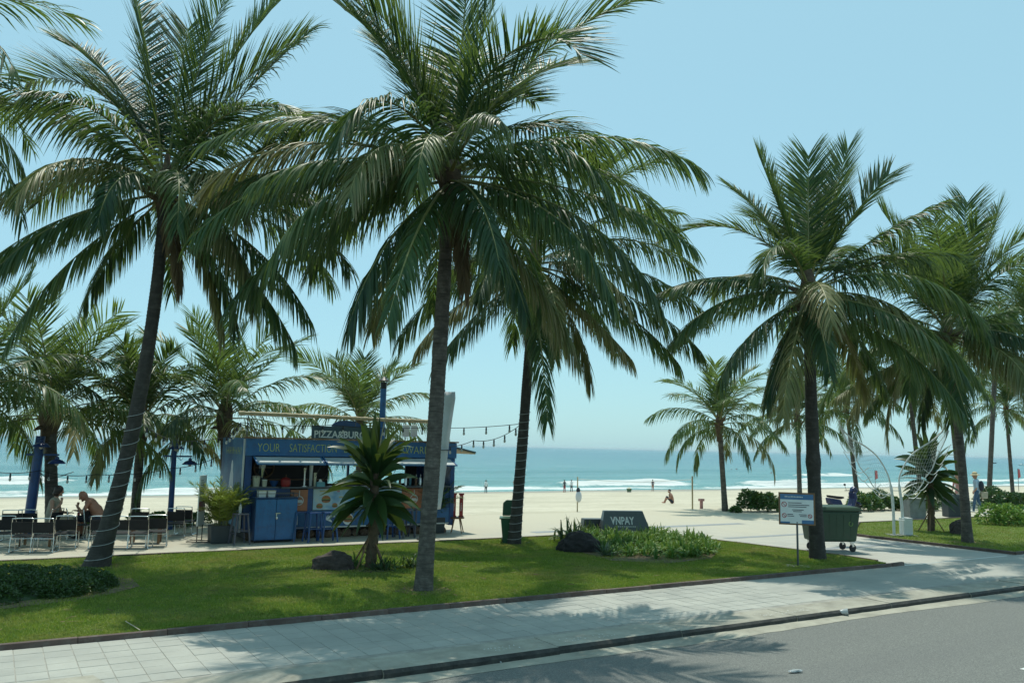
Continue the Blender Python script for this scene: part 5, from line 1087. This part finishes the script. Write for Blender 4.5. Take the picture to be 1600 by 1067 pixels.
# clipped groundcover mound at the left
bm_c = []; bm_r = []; rr = random.Random(6)
for i in range(150):
    x_ = rr.uniform(-2.6, 2.1); y_ = rr.uniform(14.2, 17.4)
    if ((x_ + .3) / 2.1) ** 2 + ((y_ - 15.75) / 1.25) ** 2 > 1: continue
    k = 1 - (((x_ + .3) / 2.2) ** 2 + ((y_ - 15.75) / 1.35) ** 2); bm_c.append((x_, y_, .06)); bm_r.append((.34, .34, .12 + .24 * math.sqrt(max(k, .02))))
t = thing('groundcover_mound', 'low clipped mound of dark groundcover with a few yellow flowers', 'shrub', (-.3, 15.75, 0)); o = leaf_cloud('foliage', M['shrub'], [(x_ + .3, y_ - 15.75, z_) for x_, y_, z_ in bm_c], bm_r, 95000, .038, t)
b = MB(); b.ell((0, 0, -.02), (2.2, 1.35, .22), 30, 10); b.build('inner_twigs', M['shrub'], t, smooth=True)
M['flower'] = mat('yellow_flower', (.62, .42, .02), .6, .1, 5, bmp=0); rr = random.Random(3)
for i in range(26):
    q = rr.choice(list(zip(bm_c, bm_r))); b = MB(); b.lathe([(.004, 0), (.02, .012), (.006, .016)], (q[0][0] + .3 + rr.uniform(-.2, .2), q[0][1] - 15.75 + rr.uniform(-.3, .2), q[0][2] + q[1][2] * .98 + .02), 7); b.build('flower', M['flower'], t)
sheet('planting_bed', [(-3, 14.1), (.4, 14.1), (1.6, 14.5), (2.3, 15.3), (2.3, 16.2), (1.2, 17.3), (-3, 17.4)], .058, M['soil'])
def hedge(label, p0, p1, nblob, h, r, m='hedge', n=1500, size=.13, seed=1):
    rr = random.Random(seed); a = at(*p0); b_ = at(*p1); pts = []; rad = []
    for i in range(nblob):
        u = (i + .5) / nblob; q = a.lerp(b_, u) + CF * rr.uniform(0, .7); hh = h * rr.uniform(.65, 1.1); pts.append((q.x, q.y, hh * .22)); rad.append((r * rr.uniform(.8, 1.2), r * rr.uniform(.8, 1.2), hh * .78))
    shrub(label, pts, rad, n * nblob // 3, size, M[m], group='beach hedge clumps')
hedge('low glossy hedge left of the notice board', (1168, 801), (1222, 799), 6, .85, .42, seed=2)
hedge('low glossy hedge between scooter and wing sculpture', (1340, 799), (1402, 797), 7, .9, .5, seed=3)
hedge('low glossy hedge behind the concrete block', (1410, 798), (1470, 797), 6, .8, .5, seed=4)
hedge('low glossy hedge beyond the walking person', (1548, 795), (1610, 793), 7, 1.0, .6, seed=5)
hedge('bright green shrub clump on the far lawn at the right border', (1556, 824), (1610, 820), 5, .8, .5, m='lily', size=.12, seed=6)
hedge('small tuft of leaves on the sand edge beside the lone palm', (1150, 801), (1156, 801), 2, .25, .2, n=500, seed=7)
hedge('low green plants along the sand behind the empty chairs', (205, 824), (305, 822), 9, .4, .35, n=900, size=.10, seed=8)
hedge('low green plants by the seated man behind the table', (112, 832), (130, 830), 3, .4, .3, n=900, size=.10, seed=9)
# volleyball posts and net, sea flags
def post_at(px, py, hpx, name, label, cat, r=.028, m='bamboo', sand=True):
    p = at_sand(px, py) if sand else at(px, py); d = (p - Vector((0, 0, CAMH))).length; Hh = hpx * d / FPX * .97; t = thing(name, label, cat, p); b = MB(); b.tube([(0, 0, -.2), (0, 0, Hh)], r, 8); b.build('post', M[m], t); return t, p, Hh
t, pA, hA = post_at(902, 800, 55, 'net_post', 'thin bamboo volleyball post with a white bag hung on it', 'post')
b = MB(); b.ell((.02, -.06, hA * .44), (.16, .1, .26), 12, 8); b.build('hanging_bag', M['cloth_white'], t, smooth=True); b = MB(); b.ell((0, -.05, hA * .62), (.1, .08, .12), 8, 6); b.build('bag_knot', M['darkcloth'], t)
t, pB, hB = post_at(1082, 797, 52, 'net_post', 'weathered volleyball post standing right of the sitting bather', 'post', .035)
b = MB(); hA_ = Vector((0, 0, hA * .93)); hB_ = Vector((0, 0, hB * .9)); b.tube([pA + hA_, (pA + hA_).lerp(pB + hB_, .5) - Vector((0, 0, .12)), pB + hB_], .012, 4); b.tube([pA + hA_ * .6, pB + hB_ * .62], .006, 4); setp(b.build('volleyball_net', M['whitewire']), 'slack white volleyball net line strung between the two posts', 'net')
t, p, Hh = post_at(1096, 797, 14, 'short_post', 'short faded red post next to the volleyball post', 'post', .07, 'pink'); b = MB(); b.box(-.11, .11, -.08, .08, Hh, Hh + .10); b.build('cap', M['pink'], t)
for (px, py, lb) in ((1368, 768, 'red warning flag at the waterline behind the wing sculpture'), (1592, 768, 'red warning flag at the waterline by the right border')):
    t, p, Hh = post_at(px, py, 31, 'warning_flag', lb, 'flag', .035, 'dsteel'); b = MB(); b.add([(0, 0, Hh), (.62, .05, Hh - .1), (.6, -.05, Hh - 1.1), (0, 0, Hh - 1.3)], [(0, 1, 2, 3)]); o = b.build('flag_cloth', M['rprint'], t); o.modifiers.new('th', 'SOLIDIFY').thickness = .02
# bare trodden soil round the trunks
for c_, r_ in ((P2b, .42), (P4b, .36), (P5b, .42), (P1b, .4), (at(578, 890), .55), (at(518, 893), .5), (at(1247, 888), .3)):
    k_ = 26; sheet('bare_soil', [(c_.x + r_ * (1 + .35 * mnoise.noise(Vector((math.cos(i * .2417) * 1.5, math.sin(i * .2417) * 1.5, c_.x)))) * math.cos(2 * math.pi * i / k_) * 1.2, c_.y + r_ * (1 + .35 * mnoise.noise(Vector((math.cos(i * .2417) * 1.5, math.sin(i * .2417) * 1.5, c_.x)))) * math.sin(2 * math.pi * i / k_)) for i in range(k_)], .0505 + .0015 * (r_ > .5), M['soil'])
# dry leaflet scraps fallen on the lawn
n = 420; x = RNG.uniform(0, 17.3, n); y = RNG.uniform(11.9, 19.2, n); az = RNG.uniform(0, 6.283, n)
setp(straps('fallen_leaflets', M['palm_dead'], np.stack([x, y, np.full(n, .085)], 1), dirs(az, RNG.uniform(-.1, .1, n)), np.stack([-np.sin(az), np.cos(az), 0 * az], 1), RNG.uniform(.05, .22, n), .018, .05, 2, 0), 'dry brown leaflet scraps scattered over the front lawn', 'leaves', kind='stuff')
# litter
M['clear'] = mat('crumpled_clear_plastic', (.42, .45, .45), .15, .1, 10, bmp=.6, bscale=30)
p = at(1311, 960, -.08); t = thing('plastic_cup', 'crushed clear plastic cup lying in the gutter', 'cup', p, .4); t.scale = (.7, .7, .7); b = MB(); b.lathe([(.045, 0), (.05, .04), (.075, .19), (.078, .195)], n=14); o = b.build('cup', M['clear'], t, smooth=True, loc=(0, 0, .06), rot=(R(82), 0, .3)); b = MB(); b.lathe([(.08, 0), (.07, .03), (.03, .06)], n=14); b.build('dome_lid', M['clear'], t, smooth=True, loc=(.12, -.1, .05), rot=(R(70), .2, 0))
p = at(1243, 1050, -.081); o = mesh_obj('plastic_bag', rock_mesh('plastic_bag', 4.4, 3, .5, M['clear']), None, p + Vector((0, 0, .02)), (0, 0, -.3)); o.scale = (.085, .03, .015); setp(o, 'flattened white plastic bag lying on the road', 'litter')
b = MB(); b.tube(smooth_path([at(765, 1031, -.07), at(772, 1030, -.06), at(778, 1032, -.07), at(783, 1034, -.07)]), .01, 5); setp(b.build('plastic_strip', M['clear']), 'thin white strip of litter lying in the gutter', 'litter')
b = MB(); b.tube(smooth_path([at(196, 970, .08), at(208, 977, .09), at(219, 984, .08)]), .006, 5); setp(b.build('dry_stalk', M['beige']), 'dry pale stalk lying on the lawn near the groundcover', 'litter')
# ------------------------------------------------------------------ cafe chairs and tables
def chair_proto(name, label):
    t = thing(name, label, 'chair', (0, 0, 0), 0, 'folding cafe chairs')
    w2 = .21
    b = MB(); b.tube(smooth_path([Vector((-w2, -.20, .30)), Vector((-w2, -.24, .55)), Vector((-w2 + .01, -.27, .70)), Vector((-w2 + .04, -.278, .735)), Vector((w2 - .04, -.278, .735)), Vector((w2 - .01, -.27, .70)), Vector((w2, -.24, .55)), Vector((w2, -.20, .30))], 4), .011, 8); b.build('back_frame', M['steel'], t, smooth=True)
    b = MB(); b.hexa([(-w2, -.232, .42), (w2, -.232, .42), (w2, -.218, .42), (-w2, -.218, .42), (-w2, -.275, .655), (w2, -.275, .655), (w2, -.26, .655), (-w2, -.26, .655)]); b.build('backrest', M['blackcloth'], t, bevel=.005)
    b = MB(); b.hexa([(-w2, -.20, .325), (w2, -.20, .325), (w2, .2, .345), (-w2, .2, .345), (-w2, -.20, .345), (w2, -.20, .345), (w2, .2, .365), (-w2, .2, .365)]); b.build('seat', M['blackcloth'], t, bevel=.008)
    for s in (-1, 1):
        b = MB(); x = s * (w2 + .012); b.tube(smooth_path([Vector((x, -.2, .34)), Vector((x, -.22, .06)), Vector((x, -.19, .012)), Vector((x, .17, .012)), Vector((x, .2, .05)), Vector((x, .2, .34)), ], 4), .011, 8); b.build('side_frame', M['steel'], t, smooth=True)
    b = MB(); b.tube([(-w2, -.205, .30), (w2, -.205, .30)], .009, 6); b.tube([(-w2, .17, .014), (w2, .17, .014)], .009, 6); b.build('crossbar', M['steel'], t)
    return t
CH = [((30, 863), .05, 'black folding chair in the front row, second from the left border'), ((64, 863), -.05, 'black folding chair in the front row, beside the table leg below the woman'), ((97, 857), .1, 'black folding chair in the front row, just right of the woman'), ((4, 858), .0, 'black folding chair cut by the left border in the front row'),
      ((13, 845), .1, 'black folding chair of the back row nearest the left border'), ((40, 844), -.06, 'black folding chair standing at the foot of the thick lamp post'), ((66, 843), 1.15, 'black folding chair in which the woman sits'), ((115, 843), -1.3, 'black folding chair turned side-on between woman and man'),
      ((146, 841), -1.9, 'black folding chair in which the bald man sits'), ((152, 857), .05, 'black folding chair mostly hidden behind the leaning palm trunk'), ((181, 857), .0, 'black folding chair just right of the leaning palm trunk'), ((213, 840), .1, 'black folding chair in front of the short palm trunk'),
      ((214, 857), -.08, 'black folding chair nearest the brown table legs'), ((240, 854), .08, 'black folding chair right of the brown table legs'), ((270, 839), .05, 'black folding chair at the foot of the slim lamp post'), ((286, 835), -.15, 'black folding chair farthest right, behind the lamp post chair')]
proto = None
for q, rz, lb in CH:
    p = at(*q); 
    if proto is None: proto = chair_proto('folding_chair', lb); o = proto
    else: o = copy_tree(proto); o['label'] = lb
    o.location = p + CF * .15; o.rotation_euler = (0, 0, CRA * .55 + rz)
def table(label, loc, rz, L=.7, H_=.42):
    t = thing('low_table', label, 'table', loc, rz, 'low wooden cafe tables')
    for i in range(4): b = MB(); b.box(-L / 2, L / 2, -.24 + i * .122, -.125 + i * .122, H_ - .025, H_); b.build('slat', M['wood'], t, bevel=.004)
    for sx_ in (-1, 1):
        for sy_ in (-1, 1): b = MB(); b.bar((sx_ * (L / 2 - .05), sy_ * .2, 0), (sx_ * (L / 2 - .05), sy_ * .2, H_ - .027), .05, .05); b.build('leg', M['wood'], t)
        b = MB(); b.bar((sx_ * (L / 2 - .05), -.17, H_ - .06), (sx_ * (L / 2 - .05), .17, H_ - .06), .03, .06); b.build('apron', M['wood'], t)
table('low brown table between the two front-row chairs at the left', at(46, 855) + CF * .3, CRA * .5); table('low brown table among the chairs right of the leaning palm', at(222, 849) + CF * .2, CRA * .5); TB = at(110, 836) + CF * .1; table('low brown table between the woman and the man', TB, CRA * .5, .6, .45)
t = thing('drink_can', 'red drink can on the table between woman and man', 'can', TB + Vector((.1, 0, .452))); b = MB(); b.lathe([(.03, 0), (.033, .01), (.033, .11), (.027, .12)], n=14); b.build('can', M['red'], t, smooth=True); b = MB(); b.lathe([(.026, .1205), (.026, .123)], n=14); b.build('can_top', M['steel'], t)

# ------------------------------------------------------------------ people: one remeshed body each, material by nearest bone
def person(label, loc, rz, bones, head, mats, voxel=.012, extras=(), group=None, fingers=True, hands=(), smooth=6, hat=None):
    """bones: (a, b, ra, rb, mat index, flatten) ; head: centre, radius ; mats list"""
    t = thing('person', label, 'person', loc, rz, group); b = MB(); segs = []
    def cap(a, b_, ra, rb, n=12, sy=1.0):
        a = Vector(a); b_ = Vector(b_); d = (b_ - a).normalized(); pts = []; rs = []
        for k in range(5): u = math.pi / 2 * k / 4; pts.append(a - d * ra * math.cos(u)); rs.append(max(ra * math.sin(u), .001))
        for k in range(1, 4): pts.append(a.lerp(b_, k / 4)); rs.append(ra + (rb - ra) * k / 4)
        for k in range(5): u = math.pi / 2 * k / 4; pts.append(b_ + d * rb * math.sin(u)); rs.append(max(rb * math.cos(u), .001))
        b.tube(pts, rs, n, sy=sy)
    for (a, c_, ra, rb, mi, *fl) in bones:
        cap(a, c_, ra, rb, sy=fl[0] if fl else 1.0); segs.append((Vector(a), Vector(c_), mi, max(ra, rb)))
    hc, hr, hm = Vector(head[0]), head[1], head[2]
    fwd = Vector(head[3]).normalized(); upv = Vector((0, 0, 1)); upv = (upv - fwd * upv.dot(fwd)).normalized(); sd = fwd.cross(upv)
    rotm = Matrix((sd, fwd, upv)).transposed()
    b.ell(hc, (hr * .76, hr * .92, hr * 1.12), 16, 12, rotm); segs.append((hc - upv * hr * .7, hc + upv * hr * .7, hm, hr))
    cap(hc + fwd * hr * .86 + upv * hr * .12, hc + fwd * hr * 1.08 - upv * hr * .16, hr * .08, hr * .14, 8)          # nose
    cap(hc + fwd * hr * .5 - upv * hr * .75, hc + fwd * hr * .78 - upv * hr * .85, hr * .3, hr * .2, 8)             # chin
    for s in (-1, 1): b.ell(hc + sd * (s * hr * .78) - upv * hr * .05, (hr * .1, hr * .2, hr * .28), 8, 6, rotm)      # ears
    for (w_, d_, hm2) in hands:
        w_ = Vector(w_); d_ = Vector(d_).normalized(); x_ = d_.cross(Vector((0, 0, 1))); x_ = x_.normalized() if x_.length > .1 else Vector((1, 0, 0)); y_ = x_.cross(d_)
        cap(w_, w_ + d_ * .075, .028, .034, 8, .6); segs.append((w_, w_ + d_ * .16, hm2, .04))
        for k, l in enumerate((.062, .072, .068, .052)):
            s0 = w_ + d_ * .085 + x_ * (-.027 + .018 * k); cap(s0, s0 + d_ * l * .55, .0095, .009, 6); cap(s0 + d_ * l * .55, s0 + d_ * l * .9 - y_ * l * .4, .009, .008, 6)
        cap(w_ + d_ * .02 - x_ * .03, w_ + d_ * .06 - x_ * .058, .012, .010, 6)                                      # thumb
    tmp = b.build('tmp', mats, None); rm = tmp.modifiers.new('r', 'REMESH'); rm.mode = 'VOXEL'; rm.voxel_size = voxel; rm.use_smooth_shade = True
    cs = tmp.modifiers.new('s', 'SMOOTH'); cs.factor = .5; cs.iterations = smooth
    bpy.context.view_layer.update(); ev = tmp.evaluated_get(bpy.context.evaluated_depsgraph_get()); me = bpy.data.meshes.new_from_object(ev); bpy.data.objects.remove(tmp)
    me.materials.clear()
    for m in mats: me.materials.append(m)
    n = len(me.polygons); cen = np.zeros(n * 3); me.polygons.foreach_get('center', cen); cen = cen.reshape(-1, 3); best = np.full(n, 1e9); idx = np.zeros(n, np.int32)
    for a, c_, mi, r in segs:
        a = np.array(a); c_ = np.array(c_); d = c_ - a; tt = np.clip(((cen - a) @ d) / max(d @ d, 1e-9), 0, 1); ds = np.linalg.norm(cen - (a + tt[:, None] * d), axis=1) - r
        mk = ds < best; best[mk] = ds[mk]; idx[mk] = mi
    me.polygons.foreach_set('material_index', idx); me.polygons.foreach_set('use_smooth', np.ones(n, bool)); me.update()
    mesh_obj('body', me, t)
    if voxel < .016:
        for s in (-1, 1):
            e = MB(); e.ell(hc + fwd * hr * .80 + sd * (s * hr * .32) + upv * hr * .08, (hr * .12, hr * .07, hr * .07), 8, 6, rotm); e.build('eye', M['black'], t)
        e = MB(); e.ell(hc + fwd * hr * .93 - upv * hr * .5, (hr * .25, hr * .05, hr * .05), 8, 6, rotm); e.build('mouth', M['pink'], t)
    for (nm, m, fn) in extras:
        e = MB(); fn(e, hc, hr, fwd, sd, upv, rotm); e.build(nm, m, t, smooth=True)
    return t
def bob_hair(e, hc, hr, f, s, u, rm):
    vs = e.ell(hc + u * hr * .16 - f * hr * .14, (hr * 1.0, hr * 1.02, hr * 1.12), 16, 12, rm); e.ell(hc - u * hr * .45 - f * hr * .35, (hr * 1.08, hr * .85, hr * .8), 14, 10, rm)
def short_hair(e, hc, hr, f, s, u, rm): e.ell(hc + u * hr * .22 - f * hr * .16, (hr * .84, hr * .92, hr * 1.02), 14, 10, rm)
# woman: sits facing along the promenade, one hand at her mouth, legs forward
wl = at(70, 842) + CF * .2
def off(v): return v
seat = .37
person('woman with dark bobbed hair in a beige sleeveless top, eating on a folding chair', (wl.x, wl.y, 0), CRA * .75, [
    ((0, 0, seat + .10), (0.02, 0, seat + .30), .155, .145, 1, .8), ((0.02, 0, seat + .30), (.05, 0, seat + .50), .145, .135, 1, .85), ((.05, .12, seat + .55), (.05, -.12, seat + .55), .06, .06, 1), ((.06, 0, seat + .56), (.09, 0, seat + .68), .05, .048, 0),
    ((.0, .09, seat + .08), (.42, .10, seat + .13), .095, .075, 2), ((.0, -.09, seat + .08), (.44, -.06, seat + .14), .095, .075, 2), ((.42, .10, seat + .13), (.46, .12, .10), .065, .045, 2), ((.44, -.06, seat + .14), (.55, -.04, .10), .065, .045, 2),
    ((.46, .12, .05), (.62, .12, .04), .04, .035, 3), ((.55, -.04, .05), (.71, -.04, .04), .04, .035, 3),
    ((.05, -.17, seat + .54), (.10, -.23, seat + .26), .05, .042, 0), ((.10, -.23, seat + .26), (.26, -.14, seat + .50), .04, .03, 0), ((.05, .17, seat + .54), (.12, .22, seat + .26), .05, .042, 0), ((.12, .22, seat + .26), (.34, .12, seat + .24), .04, .03, 0)],
    ((.13, 0, seat + .78), .112, 0, (1, -.1, -.12)), [M['skin'], M['beige'], M['cream'], M['blackcloth']], .010, [('hair', M['hair'], bob_hair)], hands=(((.26, -.14, seat + .50), (-.1, .3, .9), 0), ((.34, .12, seat + .24), (1, -.2, .1), 0)))
ml = at(146, 840) + CF * .2
person('bald shirtless man bending over his food on a folding chair', (ml.x, ml.y, 0), CRA * .75 + math.pi, [
    ((0, 0, seat + .10), (.08, 0, seat + .30), .165, .155, 0, .85), ((.08, 0, seat + .30), (.22, 0, seat + .46), .155, .16, 0, .85), ((.22, .16, seat + .49), (.22, -.16, seat + .49), .07, .07, 0), ((.24, 0, seat + .5), (.33, 0, seat + .58), .06, .055, 0),
    ((.0, .11, seat + .08), (.44, .14, seat + .10), .10, .08, 1), ((.0, -.11, seat + .08), (.44, -.14, seat + .10), .10, .08, 1), ((.44, .14, seat + .10), (.42, .16, .10), .065, .045, 0), ((.44, -.14, seat + .10), (.46, -.16, .10), .065, .045, 0), ((.42, .16, .05), (.60, .16, .04), .042, .036, 2), ((.46, -.16, .05), (.64, -.16, .04), .042, .036, 2),
    ((.22, .21, seat + .48), (.32, .26, seat + .24), .055, .045, 0), ((.32, .26, seat + .24), (.50, .10, seat + .38), .043, .032, 0), ((.22, -.21, seat + .48), (.32, -.26, seat + .24), .055, .045, 0), ((.32, -.26, seat + .24), (.55, -.10, seat + .27), .043, .032, 0)],
    ((.42, 0, seat + .65), .115, 0, (.8, 0, -.6)), [M['skin_tan'], M['darkcloth'], M['blackcloth']], .010, hands=(((.50, .10, seat + .38), (.1, -.5, .8), 0), ((.55, -.10, seat + .27), (.8, .5, .1), 0)))
# walking person with straw hat and bag
def straw_hat(e, hc, hr, f, s, u, rm):
    prof = [(hr * 1.9, -.02), (hr * 1.92, 0), (hr * 1.0, .03), (hr * .95, .1), (hr * .5, .14), (.004, .145)]; n0 = len(e.v); e.lathe(prof, (0, 0, 0), 20); e.v[n0:] = [tuple(hc + rm @ Vector(v) + u * hr * .45) for v in e.v[n0:]]
def backpack(e, hc, hr, f, s, u, rm): e.ell((-.19, .03, 1.18), (.11, .16, .24), 14, 10)
pl_ = at(1528, 800)
def stand(bw=1.0, shirt=1, legm=2, skin=0, shoe=3, stride=.22, sleeve=True):
    return [((0, 0, .95), (0, 0, 1.12), .145, .13, legm if False else shirt, .75), ((0, 0, 1.12), (.01, 0, 1.36), .13, .145, shirt, .75), ((.01, .15, 1.40), (.01, -.15, 1.40), .06, .06, shirt), ((.01, 0, 1.42), (.03, 0, 1.50), .05, .048, skin),
            ((0, .08, .93), (stride * .5, .09, .50), .095, .068, legm), ((stride * .5, .09, .50), (stride * .75, .09, .10), .066, .05, legm), ((0, -.08, .93), (-stride * .2, -.09, .50), .095, .068, legm), ((-stride * .2, -.09, .50), (-stride, -.09, .12), .066, .05, legm),
            ((stride * .75 - .02, .09, .04), (stride * .75 + .16, .09, .035), .042, .036, shoe), ((-stride - .02, -.09, .05), (-stride + .15, -.09, .035), .042, .036, shoe),
            ((.01, .20, 1.38), (-.03, .25, 1.12), .05, .042, shirt if sleeve else skin), ((-.03, .25, 1.12), (.12, .22, .92), .04, .03, skin), ((.01, -.20, 1.38), (.02, -.25, 1.12), .05, .042, shirt if sleeve else skin), ((.02, -.25, 1.12), (.14, -.22, .94), .04, .03, skin)]
HND = (((.12, .22, .92), (.3, 0, -.9), 0), ((.14, -.22, .94), (.3, 0, -.9), 0))
person('walking person in straw hat, pale blue shirt and jeans with a dark backpack', pl_, CRA + R(150), stand(), ((.05, 0, 1.63), .112, 0, (1, 0, -.05)), [M['skin'], M['lblue'], M['jeans'], M['white']], .011, [('straw_hat', M['straw'], straw_hat), ('backpack', M['darkcloth'], backpack)], hands=HND)
p = at(1499, 801); person('person in pink top half hidden behind the far lawn palm', p, CRA + R(200), stand(), ((.05, 0, 1.63), .112, 0, (1, 0, -.05)), [M['skin'], M['pink'], M['beige'], M['white']], .013, [('hair', M['hair'], short_hair)], hands=HND)
t = thing('shoulder_bag', 'pale cloth bag carried by the walking person', 'bag', pl_ + CR * .30 + CF * -.05 + Vector((0, 0, .62)), CRA); b = MB(); b.prism([(-.14, 0), (.14, 0), (.17, .3), (-.17, .3)], -.05, .05); b.build('bag_body', M['beige'], t, bevel=.03); b = MB(); b.tube(smooth_path([Vector((-.13, 0, .3)), Vector((-.06, 0, .46)), Vector((.06, 0, .46)), Vector((.13, 0, .3))]), .012, 6); b.build('handle', M['beige'], t)
# beach people
def far(label, px, py, rz, mats, hair=True, **kw):
    p = at_sand(px, py); person(label, p, rz, stand(**kw), ((.05, 0, 1.63), .112, 0, (1, 0, 0)), mats, .022, [('hair', M['hair'], short_hair)] if hair else (), 'people on the beach', hands=HND, smooth=3)
far('person in white shirt and dark shorts walking along the water, nearest the wound palm', 759, 770, 1.2, [M['skin_tan'], M['white'], M['darkcloth'], M['skin_tan']])
far('person in dark top with red skirt at the water edge', 882, 769, 1.5, [M['skin_tan'], M['darkcloth'], M['red'], M['skin_tan']], stride=.05)
far('person in white shirt beside the one with the red skirt', 893, 768, 1.5, [M['skin_tan'], M['white'], M['darkcloth'], M['skin_tan']], stride=.12)
far('person in dark swimwear standing at the water edge before the breaker', 1020, 767, 1.4, [M['skin_tan'], M['darkcloth'], M['skin_tan'], M['skin_tan']], stride=.1, sleeve=False)
far('person in white shirt seen above the right planter by the water', 694, 770, 1.2, [M['skin_tan'], M['white'], M['darkcloth'], M['skin_tan']])
p = at_sand(1050, 786); s0 = .05
person('bather sitting on the sand with knees drawn up', p, CRA + math.pi, [((0, 0, .12), (.02, 0, .35), .15, .14, 0, .85), ((.02, 0, .35), (.10, 0, .55), .14, .14, 0, .85), ((.1, .15, .58), (.1, -.15, .58), .06, .06, 0), ((.1, 0, .6), (.14, 0, .68), .05, .05, 0), ((0, .1, .10), (.34, .12, .42), .095, .07, 1), ((0, -.1, .10), (.34, -.12, .42), .095, .07, 1), ((.34, .12, .42), (.52, .12, .06), .065, .045, 0), ((.34, -.12, .42), (.52, -.12, .06), .065, .045, 0), ((.5, .12, .04), (.66, .12, .04), .04, .035, 0), ((.5, -.12, .04), (.66, -.12, .04), .04, .035, 0),
       ((.1, .2, .57), (.16, .26, .34), .05, .042, 0), ((.16, .26, .34), (.36, .14, .36), .04, .03, 0), ((.1, -.2, .57), (-.08, -.25, .34), .05, .042, 0), ((-.08, -.25, .34), (-.12, -.24, .08), .04, .03, 0)], ((.18, 0, .82), .115, 0, (1, 0, 0)), [M['skin_tan'], M['darkcloth']], .018, [('hair', M['hair'], short_hair)], hands=(((.36, .14, .36), (.8, -.4, 0), 0), ((-.12, -.24, .08), (-.3, 0, -.3), 0)), smooth=3)
# swimmers: head and shoulders above the water
for (px, py, lb) in ((1143, 735, 'left swimmer of the pair in the sea right of the lone palm'), (1151, 734, 'right swimmer of the pair in the sea right of the lone palm'), (1205, 740, 'lone swimmer near the small breaker behind the notice board'), (803, 755, 'swimmer just left of the wound palm trunk')):
    p = at(px, py, -4.35); person(lb, p, random.Random(px).uniform(0, 6), [((0, 0, -.4), (0, 0, .25), .15, .15, 0, .8), ((0, .15, .3), (0, -.15, .3), .07, .07, 0), ((0, 0, .3), (.02, 0, .42), .05, .05, 0), ((0, .2, .28), (.25, .3, .05), .05, .04, 0), ((0, -.2, .28), (.25, -.3, .05), .05, .04, 0)], ((.03, 0, .55), .12, 0, (1, 0, 0)), [M['skin_tan']], .03, [('hair', M['hair'], short_hair)], 'swimmers in the sea', smooth=2)
# fishing boats on the horizon
for (px, py, lb, s) in ((1553, 724, 'small dark boat on the sea near the horizon, left of the right flag', 1.0), (1598, 727, 'pale boat on the sea at the right border', 1.3)):
    p = at(px, py, -4.4); t = thing('boat', lb, 'boat', p, 0, 'boats far out'); b = MB(); b.hexa([(-4 * s, -.8, -.3), (3.4 * s, -.8, -.3), (3.4 * s, .8, -.3), (-4 * s, .8, -.3), (-4.6 * s, -1.1, .8), (5 * s, -.2, 1.2), (5 * s, .2, 1.2), (-4.6 * s, 1.1, .8)]); b.build('hull', M['darkcloth'] if s == 1 else M['white'], t); b = MB(); b.taper((-1.2 * s, 0), 1.2, .7, 1.0, .6, .8, 2.0); b.build('cabin', M['white'], t)
# bucket on the sand by the water
p = at_sand(983, 769); lathe_thing('bucket', 'dark green bucket on the sand close to the water', 'bucket', p, [('bucket', M['green_bin'], [(.28, 0), (.36, .5), (.38, .52)]), ('content', M['cream_plastic'], [(.3, .521), (.12, .7)])])

# ------------------------------------------------------------------ humid sea air
m = bpy.data.materials.new('sea_haze'); m.use_nodes = True; n = m.node_tree; n.nodes.clear()
o_ = n.nodes.new('ShaderNodeOutputMaterial'); v_ = n.nodes.new('ShaderNodeVolumePrincipled'); v_.inputs['Color'].default_value = (0.80, 0.95, 1.0, 1); v_.inputs['Density'].default_value = 0.00009; v_.inputs['Anisotropy'].default_value = 0.2
n.links.new(v_.outputs[0], o_.inputs['Volume'])
b = MB(); b.box(-4100, 60100, -60, 40000, -12, 16); setp(b.build('haze', m), 'thin pale sea haze over the whole shore', 'haze', kind='stuff')
